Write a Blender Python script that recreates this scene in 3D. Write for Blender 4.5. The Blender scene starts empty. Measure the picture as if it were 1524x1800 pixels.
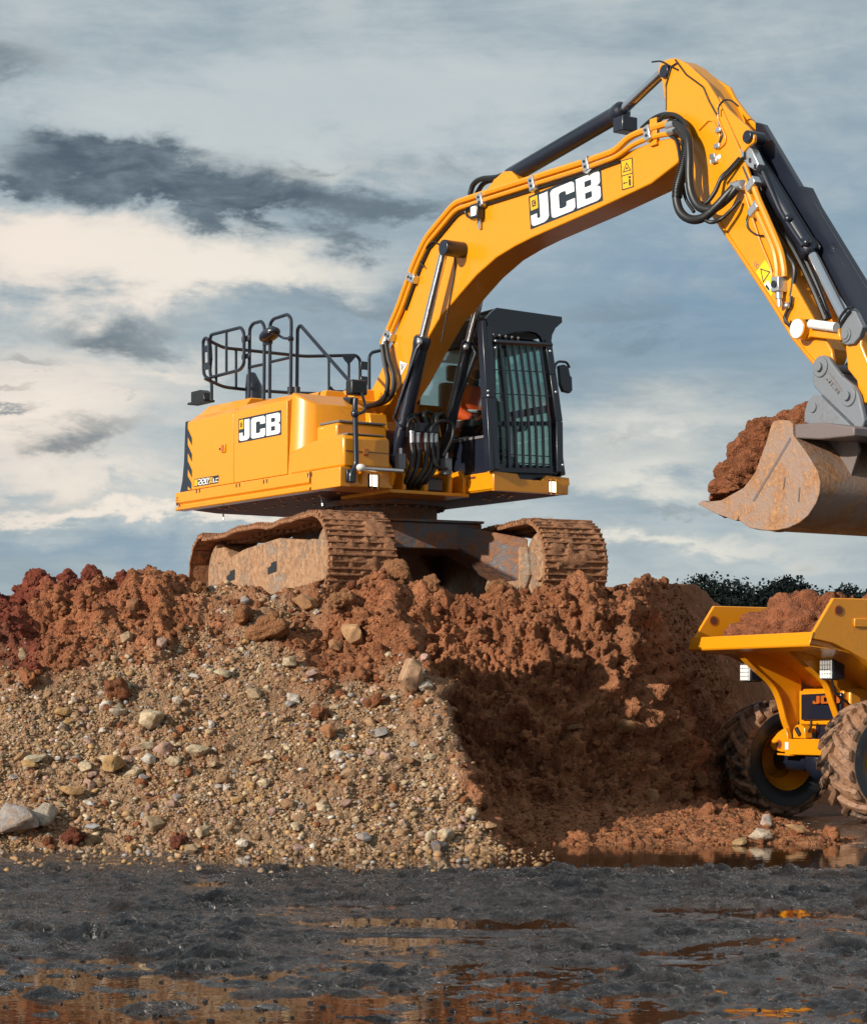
import bpy, bmesh, math, random
import numpy as np
from mathutils import Vector, Matrix
random.seed(7); RNG = np.random.default_rng(11)
R = math.radians
scn = bpy.context.scene
COL = scn.collection

# ---------------------------------------------------------------- camera
FP, CX, YH, CH = 4100.0, 762.0, 1246.0, 1.1        # focal length and horizon of the photograph (1524 px wide), eye height
cam_d = bpy.data.cameras.new('camera'); cam = bpy.data.objects.new('camera', cam_d); COL.objects.link(cam)
cam.location = (0, 0, CH); cam.rotation_euler = (R(90), 0, 0)
cam_d.sensor_fit = 'HORIZONTAL'; cam_d.sensor_width = 36.0; cam_d.lens = 36.0 * FP / 1524.0
cam_d.shift_y = (YH - 900.0) / 1524.0
cam_d.clip_start = 0.2; cam_d.clip_end = 4000
scn.camera = cam

# ---------------------------------------------------------------- sun, exposure
SUN_AZ, SUN_EL = 50.0, 20.0                        # degrees to the left of the camera's back, and height
sd = Vector((-math.sin(R(SUN_AZ)) * math.cos(R(SUN_EL)), -math.cos(R(SUN_AZ)) * math.cos(R(SUN_EL)), math.sin(R(SUN_EL))))
sun_d = bpy.data.lights.new('sun', 'SUN'); sun_d.energy = 5.0; sun_d.angle = R(0.6); sun_d.color = (1.0, 0.91, 0.79)
sun = bpy.data.objects.new('sun', sun_d); COL.objects.link(sun)
sun.rotation_euler = sd.to_track_quat('Z', 'Y').to_euler(); sun.location = (-20, -20, 30)
scn.view_settings.view_transform = 'Standard'; scn.view_settings.look = 'None'
scn.view_settings.exposure = 0.12; scn.view_settings.gamma = 1.0; scn.view_settings.use_curve_mapping = False

# ---------------------------------------------------------------- node helper
class NT:
    def __init__(s, tree): s.t = tree; s.n = tree.nodes; s.l = tree.links
    def new(s, typ, **kw):
        n = s.n.new(typ)
        for k, v in kw.items(): setattr(n, k, v)
        return n
    def put(s, sock, v):
        if isinstance(v, bpy.types.NodeSocket): s.l.new(v, sock)
        elif v is not None:
            if isinstance(v, (tuple, list)) and sock.type == 'RGBA' and len(v) == 3: v = (*v, 1)
            sock.default_value = v
    def math(s, op, a, b=None, c=None, clamp=False):
        n = s.new('ShaderNodeMath', operation=op); n.use_clamp = clamp
        for i, v in enumerate((a, b, c)):
            if v is not None: s.put(n.inputs[i], v)
        return n.outputs[0]
    def mix(s, f, a, b, mode='MIX'):
        n = s.new('ShaderNodeMix', data_type='RGBA', blend_type=mode); n.clamp_factor = True
        s.put(n.inputs[0], f); s.put(n.inputs[6], a); s.put(n.inputs[7], b); return n.outputs[2]
    def ramp(s, f, stops, interp='LINEAR'):
        n = s.new('ShaderNodeValToRGB'); r = n.color_ramp; r.interpolation = interp
        while len(r.elements) < len(stops): r.elements.new(0.5)
        for e, (p, c) in zip(r.elements, stops):
            e.position = p; e.color = (*c, 1) if isinstance(c, tuple) else (c, c, c, 1)
        s.put(n.inputs[0], f); return n.outputs[0]
    def smooth(s, x, a, b, lo=0.0, hi=1.0):
        n = s.new('ShaderNodeMapRange', interpolation_type='SMOOTHSTEP')
        s.put(n.inputs[0], x); n.inputs[1].default_value = a; n.inputs[2].default_value = b
        n.inputs[3].default_value = lo; n.inputs[4].default_value = hi; return n.outputs[0]
    def noise(s, vec, scale, detail=4, rough=0.55, dist=0.0):
        n = s.new('ShaderNodeTexNoise'); s.put(n.inputs['Vector'], vec); n.inputs['Scale'].default_value = scale
        n.inputs['Detail'].default_value = detail; n.inputs['Roughness'].default_value = rough
        n.inputs['Distortion'].default_value = dist; return n.outputs[0]
    def vor(s, vec, scale, feature='F1', out=0):
        n = s.new('ShaderNodeTexVoronoi', feature=feature); s.put(n.inputs['Vector'], vec); n.inputs['Scale'].default_value = scale
        return n.outputs[out]
    def pos(s): return s.new('ShaderNodeNewGeometry').outputs['Position']
    def bump(s, h, strength, dist, normal=None):
        n = s.new('ShaderNodeBump'); s.put(n.inputs['Height'], h); n.inputs['Strength'].default_value = strength
        n.inputs['Distance'].default_value = dist
        if normal is not None: s.put(n.inputs['Normal'], normal)
        return n.outputs[0]
    def comb(s, x, y, z):
        n = s.new('ShaderNodeCombineXYZ')
        for i, v in enumerate((x, y, z)): s.put(n.inputs[i], v)
        return n.outputs[0]
    def sep(s, v):
        n = s.new('ShaderNodeSeparateXYZ'); s.put(n.inputs[0], v); return n.outputs

# ---------------------------------------------------------------- world: sky with cloud layers (a function of direction only)
world = bpy.data.worlds.new('World'); scn.world = world; world.use_nodes = True
w = NT(world.node_tree); w.n.clear()
sky = w.new('ShaderNodeTexSky', sky_type='NISHITA'); sky.sun_disc = False
sky.sun_elevation = R(SUN_EL); sky.sun_rotation = math.atan2(sd.x, sd.y)
sky.air_density = 1.2; sky.dust_density = 1.5; sky.ozone_density = 1.5
tc = w.new('ShaderNodeTexCoord').outputs['Generated']
dx, dy, dz = w.sep(tc)
AZ = w.math('MULTIPLY', w.math('ARCTAN2', dx, dy), 57.2958)            # degrees, 0 = the way the camera looks
EL = w.math('MULTIPLY', w.math('ARCSINE', dz), 57.2958)
ELk = w.math('MULTIPLY', EL, 2.1)
base = w.comb(w.math('MULTIPLY', AZ, 0.1), w.math('MULTIPLY', ELk, 0.1), 3.7)
n1 = w.noise(base, 1.25, 7, 0.60, 0.35)
n2 = w.noise(w.comb(w.math('MULTIPLY', AZ, 0.1), w.math('MULTIPLY', ELk, 0.1), 9.1), 3.4, 6, 0.62, 0.25)
n3 = w.noise(w.comb(w.math('MULTIPLY', AZ, 0.05), w.math('MULTIPLY', ELk, 0.1), 17.3), 1.0, 4, 0.5)
# each large cloud of this sky: centre (az, el), half sizes in degrees, ragged by noise
wx = w.math('ADD', AZ, w.math('MULTIPLY', w.math('SUBTRACT', n1, 0.5), 6.0))
wy = w.math('ADD', EL, w.math('MULTIPLY', w.math('SUBTRACT', n2, 0.5), 3.4))
def blob(a, e, ra, re):
    u = w.math('DIVIDE', w.math('SUBTRACT', wx, a), ra); v = w.math('DIVIDE', w.math('SUBTRACT', wy, e), re)
    d = w.math('ADD', w.math('MULTIPLY', u, u), w.math('MULTIPLY', v, v))
    return w.math('POWER', 2.71828, w.math('MULTIPLY', d, -1.0))
def az(px): return math.degrees(math.atan((px - CX) / FP))
def el(py): return math.degrees(math.atan((YH - py) / FP))
def summed(lst):
    t = None
    for (x, y, rx, ry, k) in lst:
        b = w.math('MULTIPLY', blob(az(x), el(y), rx / 71.5, ry / 71.5), k)
        t = b if t is None else w.math('ADD', t, b)
    return t
dark = summed([(230, 310, 175, 52, 1.15), (410, 350, 140, 52, 1.05), (130, 285, 100, 34, 0.5), (660, 372, 150, 34, .85), (15, 335, 60, 20, 0.7),
               (180, 585, 150, 36, 0.75), (460, 530, 170, 34, 0.6), (690, 520, 120, 60, 0.45), (40, 650, 70, 18, 0.55), (190, 770, 150, 34, 0.6), (230, 700, 90, 12, .35),
               (30, 705, 60, 12, 0.55), (780, 290, 90, 26, 0.45), (560, 285, 60, 14, 0.4), (1080, 560, 260, 60, 0.45), (0, 880, 260, 40, .25),
               (10, 110, 120, 70, 0.62), (540, 410, 100, 30, .4), (330, 360, 160, 30, .35), (1150, 880, 220, 14, 0.35), (1120, 770, 90, 14, .3), (640, 60, 260, 30, .12)])
lite = summed([(120, 470, 330, 75, 0.95), (600, 300, 260, 40, 0.45), (90, 720, 280, 130, 0.98), (520, 470, 200, 40, .4), (300, 905, 460, 18, 1.0),
               (1150, 740, 240, 60, 0.75), (1130, 960, 320, 24, 0.98), (1130, 830, 220, 40, 0.7), (250, 850, 300, 30, .5), (330, 640, 140, 22, .35), (330, 470, 200, 60, .5), (60, 410, 120, 40, .5)])
pale = summed([(600, 200, 420, 110, .8), (300, 190, 300, 50, .5), (950, 150, 320, 90, .5), (560, 460, 160, 50, .4), (1050, 700, 240, 70, .3)])
blue = summed([(1250, 520, 420, 150, 0.75), (1150, 880, 300, 40, 0.2), (640, 600, 200, 70, .3), (200, 980, 420, 30, 0.5), (1450, 330, 200, 150, .25)])
n4 = w.noise(w.comb(w.math('MULTIPLY', AZ, 0.1), w.math('MULTIPLY', ELk, 0.16), 23.7), 7.5, 5, 0.6, 0.5)       # wisps
n5 = w.noise(w.comb(w.math('MULTIPLY', AZ, 0.05), w.math('MULTIPLY', ELk, 0.22), 31.1), 2.2, 6, 0.62, 0.6)      # long thin streaks
fine = w.math('SUBTRACT', n2, 0.5); coarse = w.math('SUBTRACT', n1, 0.5); wide = w.math('SUBTRACT', n3, 0.5); wisp = w.math('SUBTRACT', n4, 0.5); strk = w.math('SUBTRACT', n5, 0.5)
def lin(*tk):
    s_ = None
    for v, k in tk:
        q_ = v if k == 1 else w.math('MULTIPLY', v, k); s_ = q_ if s_ is None else w.math('ADD', s_, q_)
    return s_
c = w.ramp(lin((coarse, 0.9), (wide, 0.5), (strk, 0.45), (fine, .4), (wisp, .25), (0.52, 1)), [(0.12, (0.20, 0.27, 0.325)), (0.42, (0.33, 0.405, 0.45)), (0.68, (0.47, 0.53, 0.55)), (0.95, (0.64, 0.66, 0.64))])
c = w.mix(lin((blue, 1.0), (wide, 0.3)), c, (0.155, 0.275, 0.40))
c = w.mix(w.smooth(lin((pale, 1), (coarse, 0.7), (fine, .6), (strk, .4), (wisp, .3)), 0.10, 1.0, 0.0, 0.8), c, (0.53, 0.585, 0.60))
lf = lin((lite, 1), (coarse, 0.7), (fine, 0.8), (wisp, 0.4), (strk, 0.5))
c = w.mix(w.smooth(lf, 0.0, 1.15, 0.0, 0.97), c, w.mix(w.smooth(lf, 0.4, 1.3), (0.64, 0.635, 0.585), (0.83, 0.79, 0.695)))
warm = w.smooth(AZ, -16.0, 3.0, 0.65, 0.0)
c = w.mix(w.math('MULTIPLY', warm, w.smooth(lf, 0.25, 1.0)), c, (0.93, 0.77, 0.66))
df = lin((dark, 1), (coarse, 0.85), (fine, 1.1), (wisp, 0.7), (strk, 0.2))
inner = w.mix(w.smooth(lin((wisp, 1), (fine, 0.9)), -0.22, 0.30), (0.065, 0.095, 0.125), (0.17, 0.215, 0.25))
c = w.mix(w.smooth(df, 0.18, 0.98, 0.0, 0.97), c, inner)
bg1 = w.new('ShaderNodeBackground'); w.put(bg1.inputs[0], sky.outputs[0]); bg1.inputs[1].default_value = 0.07
bg2 = w.new('ShaderNodeBackground'); w.put(bg2.inputs[0], c); bg2.inputs[1].default_value = 1.0
ms = w.new('ShaderNodeMixShader'); ms.inputs[0].default_value = 0.93
w.l.new(bg1.outputs[0], ms.inputs[1]); w.l.new(bg2.outputs[0], ms.inputs[2])
wo = w.new('ShaderNodeOutputWorld'); w.l.new(ms.outputs[0], wo.inputs[0])

# ---------------------------------------------------------------- materials
M = {}
def newmat(name):
    m = bpy.data.materials.new(name); m.use_nodes = True; t = NT(m.node_tree); t.n.clear()
    p = t.new('ShaderNodeBsdfPrincipled'); o = t.new('ShaderNodeOutputMaterial'); t.l.new(p.outputs[0], o.inputs[0])
    M[name] = m; return m, t, p
def paint(name, col, rough=0.3, coat=0.3, dirt=(0.16, 0.075, 0.03), amount=0.25, bump=0.0, metal=0.0):
    m, t, p = newmat(name); P = t.pos()
    n = t.noise(P, 2.1, 6, 0.62); g = t.noise(P, 26, 5, 0.6)
    v = t.mix(t.math('MULTIPLY', t.smooth(g, 0.3, 0.7), 0.16), col, tuple(x * 0.78 for x in col))
    d = t.math('MULTIPLY', t.smooth(t.math('ADD', t.math('MULTIPLY', n, 0.7), t.math('MULTIPLY', g, 0.35)), 0.56, 0.78), amount)
    t.put(p.inputs['Base Color'], t.mix(d, v, dirt))
    t.put(p.inputs['Roughness'], t.math('ADD', t.math('MULTIPLY', d, 0.45), t.math('ADD', rough, t.math('MULTIPLY', t.math('SUBTRACT', g, 0.5), 0.12))))
    p.inputs['Coat Weight'].default_value = coat; p.inputs['Coat Roughness'].default_value = 0.14
    p.inputs['Metallic'].default_value = metal
    if bump: t.put(p.inputs['Normal'], t.bump(g, bump, 0.01))
    return m
paint('yellow', (0.74, 0.282, 0.005), 0.32, 0.35, amount=0.2)
paint('yellow_dusty', (0.70, 0.28, 0.010), 0.42, 0.15, amount=0.35)
paint('navy', (0.010, 0.014, 0.026), 0.32, 0.3, dirt=(0.07, 0.05, 0.035), amount=0.18)
paint('black_rubber', (0.012, 0.012, 0.013), 0.42, 0.0, dirt=(0.06, 0.045, 0.03), amount=0.3)
paint('grey_cast', (0.17, 0.185, 0.21), 0.5, 0.0, dirt=(0.10, 0.085, 0.075), amount=0.7, bump=0.25)
paint('tread_grey', (0.16, 0.15, 0.15), 0.7, 0.0, amount=0.4, bump=0.5)
paint('steel_silver', (0.62, 0.63, 0.64), 0.33, 0.0, amount=0.2, metal=0.85)
paint('chrome', (0.78, 0.78, 0.80), 0.10, 0.0, amount=0.1, metal=1.0)
paint('white_plate', (0.78, 0.78, 0.76), 0.4, 0.1, amount=0.1)
paint('decal_dark', (0.016, 0.024, 0.034), 0.4, 0.1, amount=0.05)
paint('decal_white', (0.82, 0.83, 0.84), 0.4, 0.1, amount=0.04)
paint('decal_yellow', (0.80, 0.42, 0.012), 0.4, 0.1, amount=0.04)
paint('decal_lemon', (0.86, 0.60, 0.02), 0.4, 0.1, amount=0.05)
paint('decal_orange', (0.45, 0.10, 0.01), 0.4, 0.1, amount=0.05)
paint('skin', (0.48, 0.27, 0.18), 0.55, 0.0, amount=0.0)
paint('hair', (0.10, 0.05, 0.03), 0.7, 0.0, amount=0.0)
paint('hi_vis', (0.95, 0.10, 0.008), 0.7, 0.0, amount=0.05)
paint('reflective_tape', (0.62, 0.63, 0.62), 0.35, 0.0, amount=0.05)
paint('dark_cloth', (0.02, 0.022, 0.03), 0.8, 0.0, amount=0.1)
def muddy(name, metal, mud_a, mud_b, cover, bump=0.6, rough=0.75, scale=1.0):
    m, t, p = newmat(name); P = t.pos()
    n = t.noise(P, 2.6 * scale, 7, 0.66, 0.4); g = t.noise(P, 16 * scale, 7, 0.68); f = t.noise(P, 70 * scale, 4, 0.6)
    mud = t.mix(t.smooth(g, 0.3, 0.7), mud_a, mud_b)
    mud = t.mix(t.math('MULTIPLY', t.smooth(f, 0.5, 0.75), 0.4), mud, tuple(min(1, x * 1.5) for x in mud_b))
    k = t.smooth(t.math('ADD', t.math('MULTIPLY', n, 0.7), t.math('MULTIPLY', g, 0.4)), cover, cover + 0.12)
    t.put(p.inputs['Base Color'], t.mix(k, metal, mud))
    t.put(p.inputs['Roughness'], t.math('ADD', 0.42, t.math('MULTIPLY', k, rough - 0.42)))
    h = t.math('ADD', t.math('MULTIPLY', k, 0.35), t.math('ADD', t.math('MULTIPLY', g, 0.9), t.math('MULTIPLY', f, 0.35)))
    t.put(p.inputs['Normal'], t.bump(h, bump, 0.03))
    return m
muddy('muddy_track', (0.12, 0.07, 0.045), (0.20, 0.082, 0.035), (0.37, 0.175, 0.082), 0.38, bump=0.9)
muddy('muddy_steel', (0.11, 0.115, 0.13), (0.17, 0.065, 0.025), (0.27, 0.125, 0.06), 0.47, bump=0.4)
muddy('muddy_frame', (0.34, 0.27, 0.21), (0.26, 0.125, 0.06), (0.46, 0.28, 0.16), 0.43, bump=0.9)
muddy('rusty_bucket', (0.30, 0.20, 0.15), (0.22, 0.095, 0.040), (0.42, 0.225, 0.11), 0.50, bump=0.42, rough=0.6, scale=1.5)
muddy('worn_steel', (0.16, 0.13, 0.125), (0.16, 0.08, 0.045), (0.24, 0.12, 0.06), 0.66, bump=0.2)
muddy('muddy_tyre', (0.020, 0.019, 0.019), (0.19, 0.095, 0.052), (0.34, 0.19, 0.11), 0.44, bump=0.5, rough=0.5)
muddy('tyre_side', (0.022, 0.025, 0.030), (0.10, 0.06, 0.035), (0.17, 0.10, 0.06), 0.66, bump=0.2)
def emit(name, col, k):
    m, t, p = newmat(name); p.inputs['Base Color'].default_value = (0.8, 0.8, 0.8, 1)
    p.inputs['Emission Color'].default_value = (*col, 1); p.inputs['Emission Strength'].default_value = k
    p.inputs['Roughness'].default_value = 0.2
emit('lamp_warm', (1.0, 0.86, 0.58), 3.0)
emit('lamp_cool', (1.0, 0.94, 0.80), 0.40)
def glassy(name, tint, refl=1.0):
    m = bpy.data.materials.new(name); m.use_nodes = True; t = NT(m.node_tree); t.n.clear(); M[name] = m
    tr = t.new('ShaderNodeBsdfTransparent'); tr.inputs[0].default_value = (*tint, 1)
    gl = t.new('ShaderNodeBsdfGlossy'); gl.inputs['Roughness'].default_value = 0.03
    fr = t.new('ShaderNodeFresnel'); fr.inputs[0].default_value = 1.5
    mx = t.new('ShaderNodeMixShader'); t.put(mx.inputs[0], t.math('MULTIPLY', fr.outputs[0], refl))
    t.l.new(tr.outputs[0], mx.inputs[1]); t.l.new(gl.outputs[0], mx.inputs[2])
    o = t.new('ShaderNodeOutputMaterial'); t.l.new(mx.outputs[0], o.inputs[0])
glassy('cab_glass', (0.86, 0.987, 0.945), 0.7)
glassy('clear_glass', (0.95, 0.985, 0.98), 0.6)
glassy('mirror_glass', (0.05, 0.06, 0.07))
def soil(name, bump=0.7, rough=0.9, attr=True, mul=1.0, spec=0.25, crumb=1.0, dust=0.0):
    m, t, p = newmat(name); P = t.pos()
    if attr:
        a = t.new('ShaderNodeAttribute'); a.attribute_name = 'tint'; colr = a.outputs['Color']
    else: colr = None
    n = t.noise(P, 9, 8, 0.66); f = t.noise(P, 55, 6, 0.68); f2 = t.noise(P, 190, 3, 0.6)
    if colr is None:
        inf = t.new('ShaderNodeObjectInfo'); colr = inf.outputs['Color']
    if dust: colr = t.mix(t.smooth(t.noise(P, 17, 6, 0.65), 0.42, 0.66, 0.08, dust), colr, (0.29, 0.175, 0.095))
    v = t.math('ADD', t.math('MULTIPLY', n, 0.9), t.math('MULTIPLY', f, 0.75))
    k = t.smooth(v, 0.45, 1.2, 0.62 * mul, 1.38 * mul)
    vm = t.new('ShaderNodeVectorMath', operation='SCALE'); t.l.new(colr, vm.inputs[0]); t.l.new(k, vm.inputs['Scale'])
    t.put(p.inputs['Base Color'], vm.outputs[0]); p.inputs['Roughness'].default_value = rough
    p.inputs['Specular IOR Level'].default_value = spec
    nv = t.new('ShaderNodeTexNoise'); t.put(nv.inputs['Vector'], P); nv.inputs['Scale'].default_value = 14; nv.inputs['Detail'].default_value = 3
    wv = t.new('ShaderNodeVectorMath', operation='MULTIPLY_ADD'); t.l.new(nv.outputs['Color'], wv.inputs[0]); wv.inputs[1].default_value = (.05, .05, .05); t.l.new(P, wv.inputs[2]); W = wv.outputs[0]
    v1 = t.vor(W, 21); v2 = t.vor(W, 48); v3 = t.vor(W, 105)
    cr = t.math('ADD', t.math('MULTIPLY', t.math('SUBTRACT', 1.0, v1), crumb*1.1), t.math('ADD', t.math('MULTIPLY', t.math('SUBTRACT', 1.0, v2), crumb*0.75), t.math('MULTIPLY', t.math('SUBTRACT', 1.0, v3), crumb*0.4)))
    h = t.math('ADD', cr, t.math('ADD', t.math('MULTIPLY', n, 0.8), t.math('ADD', t.math('MULTIPLY', f, 0.6), t.math('MULTIPLY', f2, 0.22))))
    t.put(p.inputs['Normal'], t.bump(h, bump, 0.045)); return m
soil('earth', 0.9, crumb=0.62); soil('stone_mat', 0.3, 0.85, True, crumb=0.0, dust=0.85); soil('stone_obj', 0.55, 0.85, False, crumb=0.12, dust=0.75); soil('clod_obj', 0.9, 0.92, False, crumb=0.62)
m, t, p = newmat('wet_mud'); P = t.pos()
n = t.noise(P, 5, 7, 0.62); f = t.noise(P, 42, 7, 0.68); q = t.noise(P, 150, 3, 0.6); z_ = t.sep(P)[2]
nv = t.new('ShaderNodeTexNoise'); t.put(nv.inputs['Vector'], P); nv.inputs['Scale'].default_value = 16; nv.inputs['Detail'].default_value = 4
wv = t.new('ShaderNodeVectorMath', operation='MULTIPLY_ADD'); t.l.new(nv.outputs['Color'], wv.inputs[0]); wv.inputs[1].default_value = (.06, .06, .06); t.l.new(P, wv.inputs[2]); W = wv.outputs[0]
a = t.new('ShaderNodeAttribute'); a.attribute_name = 'tint'
sn = t.noise(t.comb(t.math('MULTIPLY', t.sep(P)[0], 0.9), t.math('MULTIPLY', t.sep(P)[1], 3.2), 0.0), 1.4, 5, 0.6)
film = t.smooth(t.math('ADD', t.math('MULTIPLY', z_, 9.0), t.math('ADD', t.math('MULTIPLY', n, 0.4), t.math('MULTIPLY', sn, 0.9))), 0.40, 0.74, 1.0, 0.0)          # standing film of water in the hollows
t.put(p.inputs['Base Color'], t.mix(t.smooth(f, 0.35, 0.7), a.outputs['Color'], (0.010, 0.010, 0.013)))
t.put(p.inputs['Coat Weight'], t.math('MULTIPLY', film, 0.9)); p.inputs['Coat Roughness'].default_value = 0.16
t.put(p.inputs['Roughness'], t.math('SUBTRACT', t.smooth(f, 0.3, 0.7, 0.14, 0.36), t.math('MULTIPLY', film, 0.16))); p.inputs['Specular IOR Level'].default_value = 0.8
hh = t.math('ADD', t.math('ADD', t.math('MULTIPLY', t.math('SUBTRACT', 1.0, t.vor(W, 24)), 1.0), t.math('MULTIPLY', t.math('SUBTRACT', 1.0, t.vor(W, 62)), 0.7)), t.math('ADD', t.math('MULTIPLY', f, 1.5), t.math('ADD', t.math('MULTIPLY', n, 1.0), t.math('MULTIPLY', q, 0.4))))
bn = t.new('ShaderNodeBump'); t.put(bn.inputs['Height'], hh); bn.inputs['Distance'].default_value = 0.05
t.put(bn.inputs['Strength'], t.math('SUBTRACT', 1.0, t.math('MULTIPLY', film, 0.8))); t.put(p.inputs['Normal'], bn.outputs[0])
m, t, p = newmat('puddle_water'); P = t.pos()
p.inputs['Base Color'].default_value = (0.055, 0.026, 0.012, 1); p.inputs['Roughness'].default_value = 0.02; p.inputs['IOR'].default_value = 1.333
t.put(p.inputs['Normal'], t.bump(t.noise(P, 7, 3, 0.5), 0.10, 0.01))
def leaf(name, c):
    m, t, p = newmat(name); n = t.noise(t.pos(), 0.8, 4)
    t.put(p.inputs['Base Color'], t.mix(n, c, tuple(x * 0.55 for x in c))); p.inputs['Roughness'].default_value = 0.8; p.inputs['Specular IOR Level'].default_value = .1
leaf('foliage_dark', (0.010, 0.016, 0.016)); leaf('foliage_mid', (0.013, 0.020, 0.018))
paint('bark', (0.035, 0.028, 0.022), 0.9, 0.0, amount=0.0)

# ---------------------------------------------------------------- mesh helpers
def smooth_by_angle(me, ang=38):
    for p_ in me.polygons: p_.use_smooth = True
    try: me.set_sharp_from_angle(angle=R(ang))
    except Exception: pass
def link(name, me, mat=None, parent=None, smooth=True, bevel=0.0):
    o = bpy.data.objects.new(name, me); COL.objects.link(o)
    if mat and not me.materials: me.materials.append(M[mat])
    if parent is not None: o.parent = parent
    if smooth and len(me.polygons) < 200000: smooth_by_angle(me)
    if bevel:
        b = o.modifiers.new('bevel', 'BEVEL'); b.width = bevel; b.segments = 2; b.limit_method = 'ANGLE'; b.angle_limit = R(40)
    return o
def tag(o, label=None, cat=None, group=None, kind=None):
    if label: o['label'] = label
    if cat: o['category'] = cat
    if group: o['group'] = group
    if kind: o['kind'] = kind
    return o
def empty(name, loc, rz=0.0):
    o = bpy.data.objects.new(name, None); COL.objects.link(o); o.location = loc; o.rotation_euler = (0, 0, rz); o.empty_display_size = .3
    return o
class MB:
    def __init__(s): s.v = []; s.f = []
    def add(s, vs, fs):
        k = len(s.v); s.v += [tuple(x) for x in vs]; s.f += [tuple(i + k for i in f) for f in fs]; return s
    def box(s, a, b):
        (x0, y0, z0), (x1, y1, z1) = a, b
        x0, x1 = sorted((x0, x1)); y0, y1 = sorted((y0, y1)); z0, z1 = sorted((z0, z1))
        return s.add([(x0,y0,z0),(x1,y0,z0),(x1,y1,z0),(x0,y1,z0),(x0,y0,z1),(x1,y0,z1),(x1,y1,z1),(x0,y1,z1)],
                     [(0,3,2,1),(4,5,6,7),(0,1,5,4),(1,2,6,5),(2,3,7,6),(3,0,4,7)])
    def loft(s, A, B, caps=True):
        n = len(A); fs = [(i, (i + 1) % n, n + (i + 1) % n, n + i) for i in range(n)]
        if caps: fs += [tuple(range(n))[::-1], tuple(range(n, 2 * n))]
        return s.add(list(A) + list(B), fs)
    def prism_l(s, fz, l0, l1):           # outline in the f-z plane, extruded across l
        return s.loft([(f, l0, z) for f, z in fz], [(f, l1, z) for f, z in fz])
    def prism_f(s, lz, f0, f1):           # outline in the l-z plane, extruded along f
        return s.loft([(f0, l, z) for l, z in lz], [(f1, l, z) for l, z in lz])
    def prism_z(s, fl, z0, z1):
        return s.loft([(f, l, z0) for f, l in fl], [(f, l, z1) for f, l in fl])
    def tube(s, pts, r, n=8, caps=True):
        P = [Vector(p) for p in pts]; N = len(P); rs = r if isinstance(r, (list, tuple)) else [r] * N
        T = []
        for i in range(N):
            d = (P[min(i + 1, N - 1)] - P[max(i - 1, 0)]); T.append(d.normalized() if d.length > 1e-9 else Vector((0, 0, 1)))
        up = Vector((0, 0, 1)) if abs(T[0].z) < 0.9 else Vector((1, 0, 0))
        a = T[0].cross(up).normalized(); rings = []; k0 = len(s.v)
        for i in range(N):
            a = (a - T[i] * a.dot(T[i])).normalized(); b = T[i].cross(a)
            kk = 1.0
            if 0 < i < N - 1:
                c_ = (P[i] - P[i-1]).normalized().dot((P[i+1] - P[i]).normalized()); kk = min(1.6, 1 / max(0.5, math.sqrt((1 + c_) / 2)))
            for j in range(n):
                t_ = 2 * math.pi * j / n
                s.v.append(tuple(P[i] + (a * math.cos(t_) + b * math.sin(t_)) * rs[i] * (kk if i not in (0, N-1) else 1)))
        for i in range(N - 1):
            for j in range(n):
                q = k0 + i * n; s.f.append((q + j, q + (j + 1) % n, q + n + (j + 1) % n, q + n + j))
        if caps:
            s.f.append(tuple(k0 + j for j in range(n))[::-1]); s.f.append(tuple(k0 + (N - 1) * n + j for j in range(n)))
        return s
    def cyl(s, p0, p1, r0, r1=None, n=20): return s.tube([p0, p1], [r0, r0 if r1 is None else r1], n)
    def ball(s, c, r, n=10, m=6):
        c = Vector(c); rr = r if isinstance(r, (tuple, list)) else (r, r, r); k = len(s.v)
        for i in range(m + 1):
            th = math.pi * i / m
            for j in range(n):
                ph = 2 * math.pi * j / n
                s.v.append((c.x + rr[0] * math.sin(th) * math.cos(ph), c.y + rr[1] * math.sin(th) * math.sin(ph), c.z + rr[2] * math.cos(th)))
        for i in range(m):
            for j in range(n): s.f.append((k + i*n + j, k + (i+1)*n + j, k + (i+1)*n + (j+1) % n, k + i*n + (j+1) % n))
        return s
    def mesh(s, name):
        me = bpy.data.meshes.new(name); me.from_pydata(s.v, [], s.f); me.update()
        bm = bmesh.new(); bm.from_mesh(me)
        bmesh.ops.remove_doubles(bm, verts=bm.verts, dist=1e-6)
        bmesh.ops.recalc_face_normals(bm, faces=bm.faces); bm.to_mesh(me); bm.free(); return me
    def build(s, name, mat, parent=None, bevel=0.0, smooth=True): return link(name, s.mesh(name), mat, parent, smooth, bevel)
def curve_pts(pts, k=6):                 # Catmull-Rom through the points
    P = [Vector(p) for p in pts]; P = [P[0] * 2 - P[1]] + P + [P[-1] * 2 - P[-2]]; out = []
    for i in range(1, len(P) - 2):
        a, b, c_, d = P[i-1], P[i], P[i+1], P[i+2]
        for j in range(k):
            t_ = j / k
            out.append(0.5 * ((2*b) + (c_ - a) * t_ + (2*a - 5*b + 4*c_ - d) * t_*t_ + (3*b - a - 3*c_ + d) * t_**3))
    out.append(P[-2]); return out
def fillet(pts, r, k=4):                 # rounded polyline
    P = [Vector(p) for p in pts]; out = [P[0]]
    for i in range(1, len(P) - 1):
        a, b, c_ = P[i-1], P[i], P[i+1]; da = (a - b); dc = (c_ - b); q = min(r, da.length * .45, dc.length * .45)
        p0 = b + da.normalized() * q; p1 = b + dc.normalized() * q
        for j in range(k + 1):
            t_ = j / k; out.append(p0 * (1-t_)**2 + b * 2*t_*(1-t_) + p1 * t_*t_)
    out.append(P[-1]); return out
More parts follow.
